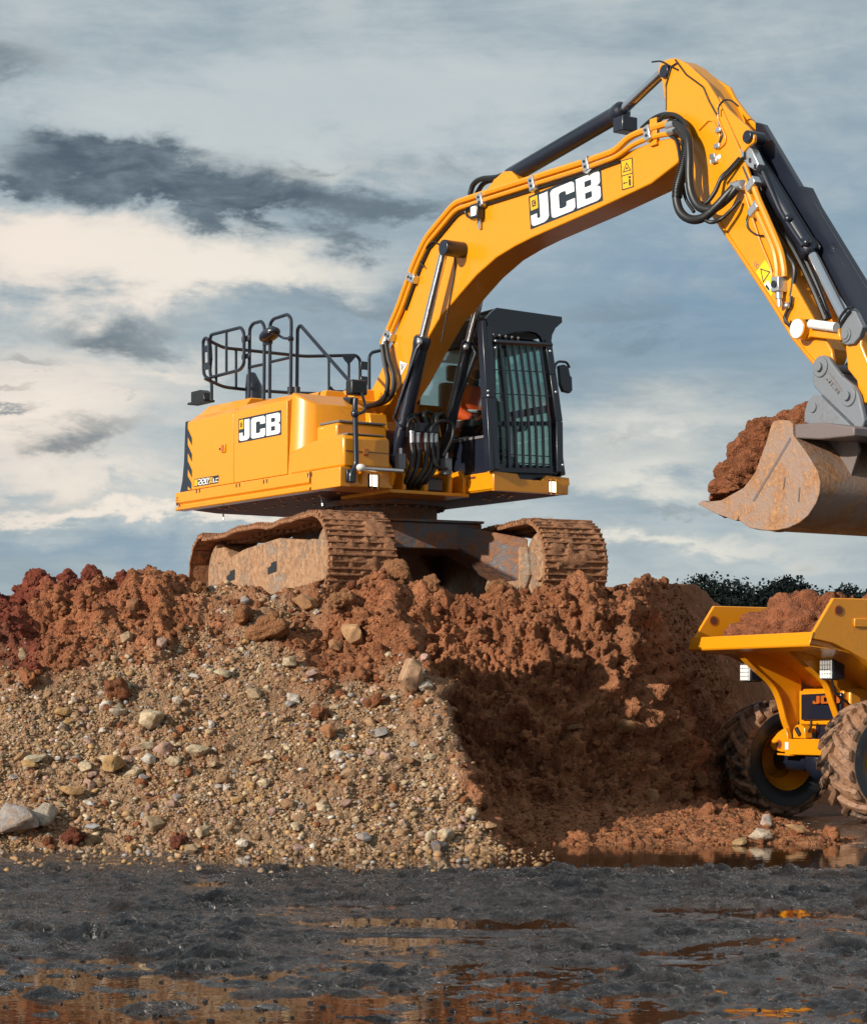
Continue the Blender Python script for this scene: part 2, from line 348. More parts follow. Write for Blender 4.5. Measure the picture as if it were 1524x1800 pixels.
class Frame:                             # a machine standing in the yard: f forward, l to its left, z up; pixels of the photo to its planes
    def __init__(s, x, y, z, a):
        s.o = (x, y, z); s.u = (math.sin(a), -math.cos(a)); s.v = (-s.u[1], s.u[0]); s.rz = math.atan2(s.u[1], s.u[0])
    def L(s, px, py, l):
        a = (px - CX) / FP; X0 = s.o[0] + s.v[0] * l; Y0 = s.o[1] + s.v[1] * l
        f = (a * Y0 - X0) / (s.u[0] - a * s.u[1]); Y = Y0 + s.u[1] * f
        return (f, l, CH + (YH - py) / FP * Y - s.o[2])
    def F(s, px, py, f):
        a = (px - CX) / FP; X0 = s.o[0] + s.u[0] * f; Y0 = s.o[1] + s.u[1] * f
        l = (a * Y0 - X0) / (s.v[0] - a * s.v[1]); Y = Y0 + s.v[1] * l
        return (f, l, CH + (YH - py) / FP * Y - s.o[2])
    def fz(s, pts, l): return [(q[0], q[2]) for q in (s.L(x, y, l) for x, y in pts)]
    def lz(s, pts, f): return [(q[1], q[2]) for q in (s.F(x, y, f) for x, y in pts)]
    def w(s, f, l, z): return (s.o[0] + s.u[0]*f + s.v[0]*l, s.o[1] + s.u[1]*f + s.v[1]*l, s.o[2] + z)
# ---------------------------------------------------------------- numpy noise
_perm = RNG.permutation(512).astype(np.int64); _perm = np.concatenate([_perm, _perm, _perm])
_g3 = RNG.normal(size=(512, 3)); _g3 /= np.linalg.norm(_g3, axis=1)[:, None]
_jit = RNG.random((512, 3)); _rnd = RNG.random(512)
def _h(ix, iy, iz): return _perm[(_perm[(_perm[ix & 511] + iy) & 511] + iz) & 511]
def perlin(x, y, z):
    i, j, k = (np.floor(a).astype(np.int64) for a in (x, y, z)); fx, fy, fz = x - i, y - j, z - k
    s = [a*a*a*(a*(a*6-15)+10) for a in (fx, fy, fz)]; r = 0
    for a in (0, 1):
        for b in (0, 1):
            for c_ in (0, 1):
                g = _g3[_h(i+a, j+b, k+c_)]
                d = g[..., 0]*(fx-a) + g[..., 1]*(fy-b) + g[..., 2]*(fz-c_)
                r = r + d * (s[0] if a else 1-s[0]) * (s[1] if b else 1-s[1]) * (s[2] if c_ else 1-s[2])
    return r * 1.5
def fbm(x, y, z, o=4, g=0.5):
    r = 0; a = 1.0
    for q in range(o): r = r + a * perlin(x * 2**q + 7*q, y * 2**q - 3*q, z * 2**q + 5*q); a *= g
    return r
def worley(x, y, z):
    i, j, k = (np.floor(a).astype(np.int64) for a in (x, y, z)); F = np.full(x.shape, 9.0); I = np.zeros(x.shape, np.int64)
    for a in (-1, 0, 1):
        for b in (-1, 0, 1):
            for c_ in (-1, 0, 1):
                h = _h(i+a, j+b, k+c_); q = _jit[h]
                d = (i+a+q[..., 0]-x)**2 + (j+b+q[..., 1]-y)**2 + (k+c_+q[..., 2]-z)**2
                m_ = d < F; F = np.where(m_, d, F); I = np.where(m_, h, I)
    return np.sqrt(F), I
def dome(F, r=0.8): return np.sqrt(np.clip(1 - (F / r)**2, 0, 1))
def ss(a, b, x):
    t_ = np.clip((np.asarray(x, float) - a) / (b - a), 0, 1); return t_*t_*(3 - 2*t_)

# ---------------------------------------------------------------- shape of the mound (smooth), heights in metres
def ridge_x(Y): return np.interp(Y, [17.0, 17.8, 18.6, 19.6, 20.4, 21.0, 23.0], [0.80, 0.62, 0.42, 0.12, -0.20, -0.36, -0.42])
def H0(X, Y):
    X = np.asarray(X, float); Y = np.asarray(Y, float)
    crest = np.interp(X, [-9, -4.6, -4.0, -3.4, -3.0, -2.0, -0.8, -0.3, 0.2], [1.7, 1.98, 2.18, 2.32, 2.27, 2.22, 2.28, 2.38, 2.40])
    yb = 17.75 + 0.10*np.sin(X*1.7) + 0.12*np.sin(X*0.6 + 1)
    t_ = np.clip((Y - yb) / (20.85 - yb), -0.2, 1.3)
    zl = crest * (ss(-0.04, 1.12, t_) * 0.35 + np.clip(t_, 0, 1) * 0.65)
    zl = np.where(Y > 20.7, zl - (Y - 20.7).clip(0, 2.0) * 0.11, zl)
    # the cut face on the right
    ybr = np.interp(X, [-1, 1.2, 1.9, 2.5, 2.9, 3.4, 4.2], [21.45, 21.45, 21.70, 22.7, 23.75, 25.0, 27.5])
    floor = 0.14 * ss(19.4, 21.3, Y) * (1 - ss(2.5, 3.3, X)) + 0.125*ss(18.25, 19.4, Y)*(1 - .75*ss(3.1, 3.6, X)) + 0.02*ss(17.8, 18.3, Y)
    topr = np.interp(X, [-0.5, 0.6, 1.2, 2.0, 2.7, 3.0, 3.4], [2.28, 2.30, 2.38, 2.46, 2.56, 2.60, 2.4])
    wd = 1.55 + 1.0*ss(2.0, 2.9, X); k = (Y - ybr) / wd
    zr = floor + (topr - floor) * (0.55*ss(-0.06, 1.06, k) + 0.45*np.clip(k, 0, 1)) + 0.16*np.exp(-((k-0.55)/0.22)**2)
    zr = np.where(k > 1.05, zr - ((k - 1.05)*wd).clip(0, 2.2)*0.13, zr)
    zl = zl - 0.62*np.exp(-((X + 0.60)/0.45)**2)*ss(20.95, 21.35, Y)*(1 - ss(22.45, 22.9, Y))  # unseen notch behind the crest, added to let sun onto the cut face
    s = ss(0.0, 1.0, (X - ridge_x(Y) + 0.16) / 0.42)
    z = zl * (1 - s) + zr * s
    # berm along the nose of the slope
    z = z + 0.10*np.exp(-((X - ridge_x(Y) + 0.22)/0.22)**2) * ss(18.0, 19.2, Y) * (1 - ss(21.6, 22.4, Y))
    # plateau under the machine, flank behind
    z = z * (1 - ss(30.5, 34.5, Y)) * (1 - ss(8.5, 11.0, -X))
    z = np.where((Y > 23.3)*(X < 2.0), np.minimum(z, 2.12), z)
    return z - 0.10

def zones(X, Y, Z):
    nz = fbm(X*0.8, Y*0.8, Z*0.8, 4)
    gx = ss(-0.05, -0.25, X - ridge_x(Y) + nz*0.25)                     # left of the nose
    line = np.interp(X, [-5, -3.6, -2.4, -1.4, -0.6, 0.0, 0.4], [1.38, 1.48, 1.72, 1.64, 1.38, 1.02, 0.7])
    gr = gx * ss(0.42, -0.34, Z - line + nz*0.62 + 0.28*fbm(X*3.3, Y*3.3, Z*3.3 + 8, 3))*(0.72 + 0.28*ss(-.35, .1, fbm(X*1.5, Y*1.5, Z*1.5 + 2, 4)))
    red = ss(-2.2, -3.4, X + nz*0.8) * ss(1.25, 1.8, Z + nz*0.5)
    return gr, red
def grid_mesh(name, xs, ys, fn, mat, smooth=True):
    X, Y = np.meshgrid(xs, ys); P, tint = fn(X, Y)
    nx, ny = len(xs), len(ys); me = bpy.data.meshes.new(name)
    me.vertices.add(nx*ny); me.vertices.foreach_set('co', P.reshape(-1, 3).astype(np.float32).ravel())
    idx = np.arange(nx*ny).reshape(ny, nx)
    q = np.stack([idx[:-1, :-1], idx[:-1, 1:], idx[1:, 1:], idx[1:, :-1]], -1).reshape(-1, 4)
    me.loops.add(q.size); me.loops.foreach_set('vertex_index', q.ravel().astype(np.int32))
    me.polygons.add(len(q)); me.polygons.foreach_set('loop_start', (np.arange(len(q))*4).astype(np.int32))
    me.polygons.foreach_set('use_smooth', np.ones(len(q), bool))
    me.update(calc_edges=True)
    at = me.color_attributes.new('tint', 'FLOAT_COLOR', 'POINT')
    c4 = np.concatenate([tint.reshape(-1, 3), np.ones((nx*ny, 1))], 1).astype(np.float32); at.data.foreach_set('color', c4.ravel())
    me.materials.append(M[mat]); o = bpy.data.objects.new(name, me); COL.objects.link(o); return o
def axis(lo, hi, step, out_lo, out_hi, grow=1.22):
    a = list(np.arange(lo, hi, step)); s_ = step; v = a[-1]
    while v < out_hi: s_ *= grow; v += s_; a.append(v)
    s_ = step; v = lo; b = []
    while v > out_lo: s_ *= grow; v -= s_; b.append(v)
    return np.array(b[::-1] + a)

# ---------------------------------------------------------------- earth mound
C_BROWN = np.array([0.305, 0.110, 0.048]); C_BROWN2 = np.array([0.44, 0.19, 0.090]); C_RED = np.array([0.215, 0.052, 0.029])
C_GRAV = np.array([0.30, 0.17, 0.092]); C_GRAV2 = np.array([0.43, 0.295, 0.185])
def mound_fn(X, Y):
    Z = H0(X, Y); e = 0.03
    gx = (H0(X+e, Y) - H0(X-e, Y)) / (2*e); gy = (H0(X, Y+e) - H0(X, Y-e)) / (2*e)
    N = np.stack([-gx, -gy, np.ones_like(gx)], -1); N /= np.linalg.norm(N, axis=-1)[..., None]
    gr, red = zones(X, Y, Z)
    wx_ = X + 0.10*perlin(X*2.3, Y*2.3, Z*2.3); wy_ = Y + 0.10*perlin(X*2.3+9, Y*2.3, Z*2.3+4); wz_ = Z + .1*perlin(X*2.1, Y*2.1+6, Z*2.1)
    big, ib = worley(wx_/0.46, wy_/0.46, wz_/0.46); mid, im = worley(wx_/0.20, wy_/0.20, wz_/0.20)
    sm, is_ = worley(wx_/0.085, wy_/0.085, wz_/0.085); ti, it = worley(X/0.042, Y/0.042, Z/0.042)
    low = fbm(X*1.1, Y*1.1, Z*1.1, 3)
    pres = (_rnd[ib] > 0.42).astype(float); presm = (_rnd[im] > 0.35).astype(float)
    face = ss(0.0, 0.5, X - ridge_x(Y)) * ss(2.2, 1.9, Z + 0.3*low)      # dug face: flatter, torn
    cone = lambda F_, r_: np.clip(1 - F_/r_, 0, 1)
    d_clod = 0.065*dome(big, .85)*pres*(1 - 0.55*face)*(.5 + _rnd[(ib*3) % 512]) + 0.075*(0.35*dome(mid, .85) + 0.75*cone(mid, .85))*presm*(.4 + _rnd[(im*5) % 512]) + 0.036*(0.3*dome(sm, .8) + .8*cone(sm, .8))*(.2 + _rnd[(is_*5) % 512])**1.5*1.2 + 0.018*cone(ti, .85)*(.2 + 1.2*_rnd[(it*5) % 512]) + 0.09*low
    rg1 = 1 - np.abs(fbm(X*3.1, Y*3.1, Z*3.1 + 4, 4, .6)); d_clod = d_clod - 0.075*np.clip(rg1 - 0.72, 0, 1)/.28*(0.5 + 0.8*face)
    d_grav = 0.030*low + 0.030*dome(sm, .7)*(_rnd[is_] > 0.72) + 0.021*dome(ti, .8)*(_rnd[it] > .35) + .012*fbm(X*14, Y*14, Z*14, 2)
    def slabs(f_, n_): q_ = f_*n_; fr_ = q_ - np.floor(q_); return (np.floor(q_) + ss(.55, .95, fr_))/n_
    ax_ = fbm(X*1.5 + 11, Y*1.5, Z*2.2 + 3, 4, .55); ay_ = fbm(X*3.6 + 2, Y*3.6, Z*5.0 + 7, 4, .55)
    d_clod = d_clod + (0.16*slabs(ax_, 5) + 0.085*slabs(ay_, 4))*(0.75 + 0.5*face)
    flt = ss(0.45, 0.15, Z)*ss(0.1, 0.6, X - ridge_x(Y)); d_clod = d_clod*(1 - 0.72*flt)*(0.25 + .75*ss(-.08, .28, Z))
    d = gr*d_grav + (1-gr)*d_clod + 0.024*fbm(X*7, Y*7, Z*7, 4, .6) + (1-gr)*0.055*(np.abs(fbm(X*2.4 + 3, Y*2.4, Z*2.4, 5, .62)) - .25)
    flat = ss(23.2, 23.8, Y); d = d*(1 - 0.75*flat)
    rim = ss(9, 7, np.abs(X)) ; d = d*rim
    P = np.stack([X, Y, Z], -1) + N*d[..., None]
    toe = np.clip(Z, -0.2, 0.4)
    # soil colours: brown, reddish on the far left top, buff gravel below
    t1 = _rnd[im][..., None]*0.45 + _rnd[(is_*7) % 512][..., None]*0.45
    br = C_BROWN*(1-t1) + C_BROWN2*t1
    rd = C_RED*(0.8 + 0.5*t1)
    t2 = _rnd[it][..., None]*0.6 + _rnd[is_][..., None]*0.4
    gv = C_GRAV*(1-t2) + C_GRAV2*t2
    col = br*(1-red[..., None]) + rd*red[..., None]
    col = col*(1-gr[..., None]) + gv*gr[..., None]
    col = col*(0.86 + 0.28*_rnd[ib][..., None])
    wet = ss(0.28, 0.02, Z + 0.05*low) * ss(0.0, 0.6, X + 0.6)
    col = col*(1 - 0.22*wet[..., None]) + np.array([0.20, 0.10, 0.04])*0.3*wet[..., None]
    return P, col
mx = np.concatenate([axis(-4.35, 2.1, 0.0155, -12.5, 2.1, 1.25)[:-1], axis(2.1, 3.5, 0.0095, 2.09, 9.0, 1.2)]); mx = np.unique(np.round(mx, 4)); my = np.concatenate([axis(17.5, 23.4, 0.0155, 16.4, 17.6, 1.2)[:-1], axis(23.4, 26.6, 0.024, 23.39, 35.5, 1.2)]); my = np.unique(np.round(my[my > 16], 4))
mound = grid_mesh('earth_mound', mx, my, mound_fn, 'earth'); tag(mound, kind='structure')
from mathutils.bvhtree import BVHTree
MB_V = np.empty(len(mound.data.vertices)*3, np.float32); mound.data.vertices.foreach_get('co', MB_V); MB_V = MB_V.reshape(-1, 3)
MB_F = np.empty(len(mound.data.loops), np.int32); mound.data.loops.foreach_get('vertex_index', MB_F); MB_F = MB_F.reshape(-1, 4)
BVH = BVHTree.FromPolygons(MB_V.tolist(), MB_F.tolist())
def hit(px, py):                         # the point of the ground that the photograph shows at a pixel (the crest where the sky starts)
    for dy in range(0, 60, 2):
        d = Vector(((px - CX)/FP, 1.0, (YH - py - dy)/FP)).normalized(); p, n_, i, t_ = BVH.ray_cast(Vector((0, 0, CH)), d)
        if p is None and (YH - py - dy) < -20: y = CH*FP/(py + dy - YH); return Vector(((px - CX)/FP*y, y, 0.0)), Vector((0, 0, 1))
        if p is not None and p.y < 25: return p, n_
    return p, n_
def drop(x, y, z, n0):                   # the displaced surface at a point of the smooth one
    p, n_, i, t_ = BVH.ray_cast(Vector((x, y, z)) + n0*0.8, -n0)
    return (p, n_) if p is not None else (Vector((x, y, z)), n0)

# ---------------------------------------------------------------- the yard: one sheet of wet grey mud out to the horizon, puddles at z = 0
# puddles: centre, half width, half depth, slant, strength
basins = [(0.10, 11.95, 0.80, .34, 0, 1.0), (1.55, 12.75, 0.62, .20, 0, .95), (2.0, 12.45, .38, .30, 0, 1.0), (-.12, 11.0, .42, .26, 0, .8), (1.42, 10.95, .52, .16, 1.1, .95), (-1.4, 14.6, .16, .25, 0, .75), (-.55, 12.9, .45, .14, 0, .7),
          (-1.05, 9.45, 0.6, .20, 0, .50), (-.35, 8.8, .5, .13, 0, .62), (-.75, 8.1, .6, .12, 0, .60), (-1.5, 8.7, .3, .10, 0, .5), (-1.5, 10.2, .35, .14, 0, .5), (.25, 9.6, .28, .12, 0, .6), (.75, 8.9, .16, .07, 0, .8), (.55, 8.2, .3, .08, 0, .7), (1.2, 8.5, .18, .07, 0, .8), (2.1, 11.4, .22, .12, 0, .6), (.35, 10.2, .30, .10, 0, .55), (-2.1, 12.6, .5, .10, 0, .35), (1.75, 9.6, .2, .07, 0, .6)]
def yard_fn(X, Y):
    low = fbm(X*0.55, Y*0.9, X*0+2.2, 4); midn = fbm(X*2.6, Y*3.4, X*0+5.1, 4, 0.55); fi = fbm(X*11, Y*14, X*0+1.3, 3, 0.6)
    cl, ic = worley(X/0.11 + 0.3*midn, Y/0.11, X*0+0.5); c2, i2 = worley(X/0.045, Y/0.045, X*0+3.5)
    near = np.exp(-((X-1.5)/16)**2 - ((Y-14)/16)**2)
    strip = np.exp(-((Y - 17.35 - 0.12*np.sin(X*1.3))/0.85)**2) * ss(-1.9, -0.2, X + 0.5*low)
    c3, i3 = worley(X/0.26 + 0.5*midn, Y/0.20, X*0+7.5)
    cone = lambda F_, r_: np.clip(1 - F_/r_, 0, 1)
    rut = fbm(X*0.35, Y*3.2, X*0 + 8.8, 4, .6)
    Lm = np.ones_like(X); edge = 0.5*midn + .4*rut
    for (bx, by, rx, ry, sl, k_) in basins: Lm = np.minimum(Lm, 1 - .93*k_*ss(1.6, .5, ((X-bx)/(rx*1.05))**2 + ((Y-by+.32-sl*(X-bx))/(ry+.38))**2 + edge*.5))
    Lm = Lm*(1 - .8*ss(15.5, 16.4, Y))
    d = 0.006*low + 0.009*rut + (0.012*fi + 0.010*midn + 0.060*cone(c3, .75)*(_rnd[i3] > 0.66)*(.2 + _rnd[(i3*3) % 512]) + 0.034*cone(cl, .85)*(_rnd[ic] > 0.42)*(.2 + _rnd[(ic*3) % 512]) + 0.017*cone(c2, .9)*(_rnd[i2] > .25))*(.18 + .82*Lm)
    m_ = (np.abs(X) < 3)*(Y > 7.5)*(Y < 16); qs = np.linspace(0, 1, 41); tab = np.quantile(d[m_], qs)
    wetq = 0.14 + 0.20*low + 0.16*rut + 0.10*ss(11.2, 9.2, Y)*ss(1.0, -.6, X) + 0.05*ss(11.5, 9.5, Y)
    for (bx, by, rx, ry, sl, k_) in basins:
        q_ = ((X-bx)/rx)**2 + ((Y-by-sl*(X-bx))/ry)**2 + edge; wetq = np.maximum(wetq, k_*ss(1.5, 0.45, q_))
    d = d - np.interp(np.clip(wetq, 0.01, .985), qs, tab)
    d = d - strip*(0.125 + 0.012*low)
    d = d - 0.010*ss(-1.3, -.2, -X)*ss(10.6, 9.0, Y)*(0.6+low)
    Z = d*near - 0.03*(1-near)
    under = ss(18.3, 19.2, Y)*ss(32, 30, Y)*ss(-11, -9, X)*ss(3.4, 2.6, X)
    Z = Z - 0.25*under
    t_ = ss(-0.5, 0.7, low*.6 + midn*.6 + rut*.9)
    base = np.array([0.010, 0.010, 0.013])*(1-t_[..., None]) + np.array([0.060, 0.047, 0.042])*t_[..., None]
    bk = np.clip(ss(15.0, 17.2, Y + 0.9*low + .5*midn) + .28*ss(.15, .6, low + .7*midn), 0, 1)[..., None]
    base = base*(1-bk) + np.array([0.13, 0.068, 0.034])*bk
    far = ss(40, 70, Y)[..., None]; base = base*(1-far) + np.array([.03, .035, .02])*far
    return np.stack([X, Y, Z], -1), base
gx_ = axis(-3.3, 4.9, 0.0175, -900, 900, 1.28)
gy_ = np.concatenate([axis(7.2, 16.6, 0.0155, -60, 7.3, 1.3)[:-1], axis(16.6, 19.4, 0.03, 16.59, 19.5, 1.3)[:-1], axis(19.4, 26.0, 0.08, 19.39, 1500, 1.25)])
gy_ = np.unique(np.round(gy_, 4))
yard = grid_mesh('ground', gx_, gy_, yard_fn, 'wet_mud'); tag(yard, kind='structure')
wm = MB(); wm.add([(-8, 3, 0), (9, 3, 0), (9, 19.2, 0), (-8, 19.2, 0)], [(0, 1, 2, 3)])
wtr = wm.build('puddle_water', 'puddle_water'); tag(wtr, kind='structure')
# ================================================================ excavator
EX = Frame(-0.52, 25.4, 2.1, R(34)); TR = Frame(-0.52, 25.4, 2.1, R(25))
exc = empty('excavator', EX.o, EX.rz)
tag(exc, 'yellow tracked excavator standing on top of the earth mound with a loaded bucket', 'excavator')
def part(mb, name, mat, parent=None, bevel=0.0):
    parent = parent or exc
    while parent.parent is not None and parent.parent.parent is not None: parent = parent.parent      # thing > part > sub-part, no deeper
    return mb.build(name, mat, parent, bevel)
def L(x, y, l): return EX.L(x, y, l)
def Fp(x, y, f): return EX.F(x, y, f)
_dr = TR.rz - EX.rz; _c, _s = math.cos(_dr), math.sin(_dr)
def T(f, l, z): return (f*_c - l*_s, f*_s + l*_c, z)

# ---- decals: flat print lying 3 mm proud of a panel
LET = {'J': [[(.15,.92),(.27,.92),(.27,.19),(.25,.11),(.20,.06),(.07,.06),(.035,.09),(.02,.15),(.02,.40),(.105,.40),(.105,.27),(.12,.24),(.14,.24),(.15,.27)]],
       'C': [[(.36,.92),(.60,.92),(.635,.85),(.635,.60),(.52,.60),(.52,.69),(.50,.73),(.44,.73),(.42,.69),(.42,.29),(.44,.25),(.50,.25),(.52,.29),(.52,.40),(.635,.40),(.635,.13),(.60,.06),(.36,.06),(.325,.08),(.305,.14),(.305,.84),(.325,.90)]],
       'B': [[(.66,.92),(.93,.92),(.965,.89),(.98,.83),(.98,.58),(.965,.53),(.93,.495),(.965,.46),(.98,.41),(.98,.15),(.965,.09),(.93,.06),(.66,.06)]]}
LETH = [[(.775,.75),(.855,.75),(.865,.73),(.865,.60),(.855,.58),(.775,.58)], [(.775,.41),(.855,.41),(.865,.39),(.865,.25),(.855,.23),(.775,.23)]]
def bil(q, u, v):                        # q: bottom-left, bottom-right, top-right, top-left
    a, b, c_, d = (Vector(x) for x in q); return (a*(1-u) + b*u)*(1-v) + (d*(1-u) + c_*u)*v
def flat(q, polys, off, mb=None):
    mb = mb or MB(); n = (Vector(q[1]) - Vector(q[0])).cross(Vector(q[3]) - Vector(q[0])).normalized()
    for p_ in polys: mb.add([bil(q, u, v) + n*off for u, v in p_], [tuple(range(len(p_)))])
    return mb
RECT = [(0,0),(1,0),(1,1),(0,1)]
def rect(a, b, c_, d): return [(a,b),(c_,b),(c_,d),(a,d)]
def print_logo(q, parent, name='logo_decal', o=0.003):
    d = part(flat(q, [RECT], o), name, 'decal_dark', parent)
    for ch in 'JCB': part(flat(q, LET[ch], o + .0015), 'letter', 'decal_white', d)
    [part(flat(q, [k_], o + .003), 'letter_counter', 'decal_dark', d) for k_ in LETH]
    y = part(flat(q, [rect(.02,.55,.125,.94)], o + .0015), 'badge', 'decal_yellow', d)
    part(flat(q, [rect(.045,.64,.10,.68), rect(.045,.68,.06,.82), rect(.045,.80,.10,.83), rect(.072,.70,.10,.78)], o + .003), 'badge_mark', 'decal_dark', d)
    return d
STROKE = {'2': [[(0,1),(1,1),(1,.55),(0,.45),(0,0),(1,0)]], '0': [[(0,0),(0,1),(1,1),(1,0),(0,0)]], 'X': [[(0,0),(1,1)],[(0,1),(1,0)]],
          'L': [[(0,1),(0,0),(1,0)]], 'C': [[(1,1),(0,1),(0,0),(1,0)]], 'J': [[(0,.3),(0,0),(1,0),(1,1)]], 'B': [[(0,0),(0,1),(1,.9),(1,.55),(0,.5),(1,.45),(1,.1),(0,0)]]}
def strokes(ch, x0, y0, w_, h_, t_):
    out = []
    for pl in STROKE[ch]:
        for (a, b) in zip(pl[:-1], pl[1:]):
            p = Vector((x0 + a[0]*w_, y0 + a[1]*h_)); q_ = Vector((x0 + b[0]*w_, y0 + b[1]*h_)); d = (q_ - p)
            ex = Vector((d.x, d.y)).normalized(); tx = t_*0.5; ty = t_*1.1
            n_ = Vector((-ex.y*tx, ex.x*ty)); e_ = Vector((ex.x*tx, ex.y*ty))
            out.append([tuple(p - e_ - n_), tuple(q_ + e_ - n_), tuple(q_ + e_ + n_), tuple(p - e_ + n_)])
    return out
def quadL(pts, l): return [L(x, y, l) for x, y in pts]

# ---- house: body, doors, skirt
b = MB(); A = [(-1.275,1.46),(-1.275,2.262),(-1.19,2.335),(1.19,2.335),(1.27,2.262),(1.27,1.46)]
b.prism_f(A, -2.10, 0.10); body = part(b, 'engine_housing', 'yellow', bevel=.012)
b = MB(); b.loft([(-2.10,-1.25,2.27),(-1.93,-1.13,2.425),(-1.93,1.1,2.425),(-2.10,1.25,2.27)][::-1], [(-0.97,-1.25,2.27),(-0.97,-1.13,2.415),(-0.97,1.1,2.415),(-0.97,1.25,2.27)][::-1])
part(b, 'hood', 'yellow', bevel=.012)
for f0, f1 in ((-2.125, -1.06), (-1.05, 0.10)):
    b = MB(); b.prism_f([(-1.272,1.475),(-1.30,1.475),(-1.30,2.22),(-1.292,2.257),(-1.272,2.257)], f0, f1); d = part(b, 'access_door', 'yellow', bevel=.006)
    if f0 < -2:
        hn = MB(); q = L(393, 788, -1.305); hn.box((q[0]-.045,-1.318,q[2]-.045),(q[0]+.05,-1.298,q[2]+.045)); hh = part(hn, 'door_handle', 'yellow', d, .004)
        part(MB().box((q[0]-.02,-1.322,q[2]-.035),(q[0]+.03,-1.3185,q[2]+.035)), 'handle_recess', 'decal_orange', d)
        part(MB().cyl((q[0]-.08,-1.31,q[2]),(q[0]-.08,-1.298,q[2]),.014), 'lock', 'navy', d)
        stripes = MB(); q4 = [(-2.12,-1.3,1.475),(-2.02,-1.3,1.475),(-2.02,-1.3,2.25),(-2.12,-1.3,2.25)]
        flat(q4, [[(0,.08+.235*k),(1,-.06+.235*k),(1,.05+.235*k),(0,.20+.235*k)] for k in range(1, 4)] + [[(0,.06),(.9,-.0),(.9,.10),(0,.21)]], .003, stripes)
        part(stripes, 'hazard_stripes', 'decal_dark', d)
        q = quadL([(341,856),(384,849),(385,835),(342,842)], -1.3); md = part(flat(q, [RECT], .003), 'model_decal', 'decal_dark', exc)
        tx = MB(); flat(q, sum([strokes(c_, x_, .17, .10, .66, .048) for c_, x_ in (('2',.20),('2',.345),('0',.49))], []), .0045, tx)
        flat(q, sum([strokes(c_, x_, .2, .075, .42, .04) for c_, x_ in (('L',.80),('C',.90))], []), .0045, tx); part(tx, 'lettering', 'decal_white', md)
        part(flat(q, strokes('X', .645, .17, .10, .66, .05), .0045), 'lettering', 'decal_yellow', md)
        part(flat(q, [rect(.02,.1,.15,.9)], .0045), 'badge', 'decal_yellow', md)
    else:
        print_logo(quadL([(419.6,778.5),(494.6,764.0),(494.6,720.5),(419.6,736.5)], -1.30), exc)
b = MB().prism_l(EX.fz([(325.5,741),(331,739.5),(330,864),(327,867),(315.5,869),(320,845),(323,812)], -1.296), -1.296, -1.15)
part(b, 'corner_guard', 'navy', bevel=.008)
b = MB(); arc = [(-2.15,-1.18)] + [(-2.15-.62*math.cos(t_), 1.18*math.sin(t_)) for t_ in np.linspace(-1.25, 1.25, 15)] + [(-2.15,1.18)]
b.prism_z(arc, 1.30, 2.20); part(b, 'counterweight', 'yellow', bevel=.03)
b = MB(); b.prism_f([(-1.22,1.465),(-1.335,1.462),(-1.345,1.45),(-1.345,1.345),(-1.312,1.325),(-1.318,1.30),(-1.345,1.29),(-1.345,1.268),(-1.33,1.255),(-1.22,1.255)], -2.34, 0.62)
sk = part(b, 'side_skirt', 'yellow', bevel=.004)
b = MB(); b.prism_f([(-1.22,1.46),(-1.335,1.46),(-1.345,1.45),(-1.345,1.255),(-1.22,1.255)], 0.66, 1.235); part(b, 'side_skirt', 'yellow', bevel=.012)
for x in (345, 415, 463, 541):
    q = L(x, 852 - (x-415)*.145 + 1.5, -1.345)
    for d in (0, .07): part(MB().box((q[0]+d,-1.349,q[2]-.022),(q[0]+d+.018,-1.344,q[2]+.022)), 'skirt_slot', 'decal_dark', sk)
part(flat([(-2.33,-1.3455,1.30),(-2.25,-1.3455,1.30),(-2.25,-1.3455,1.42),(-2.33,-1.3455,1.42)], [[(.1,.1),(.9,.1),(.5,.5)],[(.1,.6),(.9,.6),(.9,.66),(.1,.66)],[(.2,.8),(.8,.8),(.8,.88),(.2,.88)]], .002), 'warning_print', 'decal_dark', sk)
paint('dark_red', (0.13, 0.035, 0.018), 0.55, 0.0, amount=0.5)  # dark red base colour for the pan, bulkhead, step slot and hole discs
b = MB(); b.prism_z([(-2.28,-1.22),(1.14,-1.25),(1.14,-.72),(.9,-.6),(.9,.32),(1.5,.34),(1.5,1.22),(-2.2,1.22),(-2.55,.7),(-2.55,-.7)], 1.27, 1.42); pan = part(b, 'belly_pan', 'dark_red', bevel=.01)
b = MB()
for i in range(26):
    f_ = random.uniform(-2.0, .9); l_ = random.uniform(-1.15, -.3); b.cyl((f_, l_, 1.272), (f_, l_, 1.258), .022, n=8)
for i in range(7):
    f_ = random.uniform(.7, 1.4); l_ = random.uniform(.4, 1.1); b.cyl((f_, l_, 1.272), (f_, l_, 1.258), .022, n=8)
part(b, 'bolt_heads', 'yellow_dusty', pan)
for x, y in ((390, 893), (563, 866)): q = L(x, y, -1.05); part(MB().cyl((q[0], q[1], 1.28), (q[0]+.05, q[1], 1.13), .010, n=6), 'drain_hose', 'steel_silver', pan)

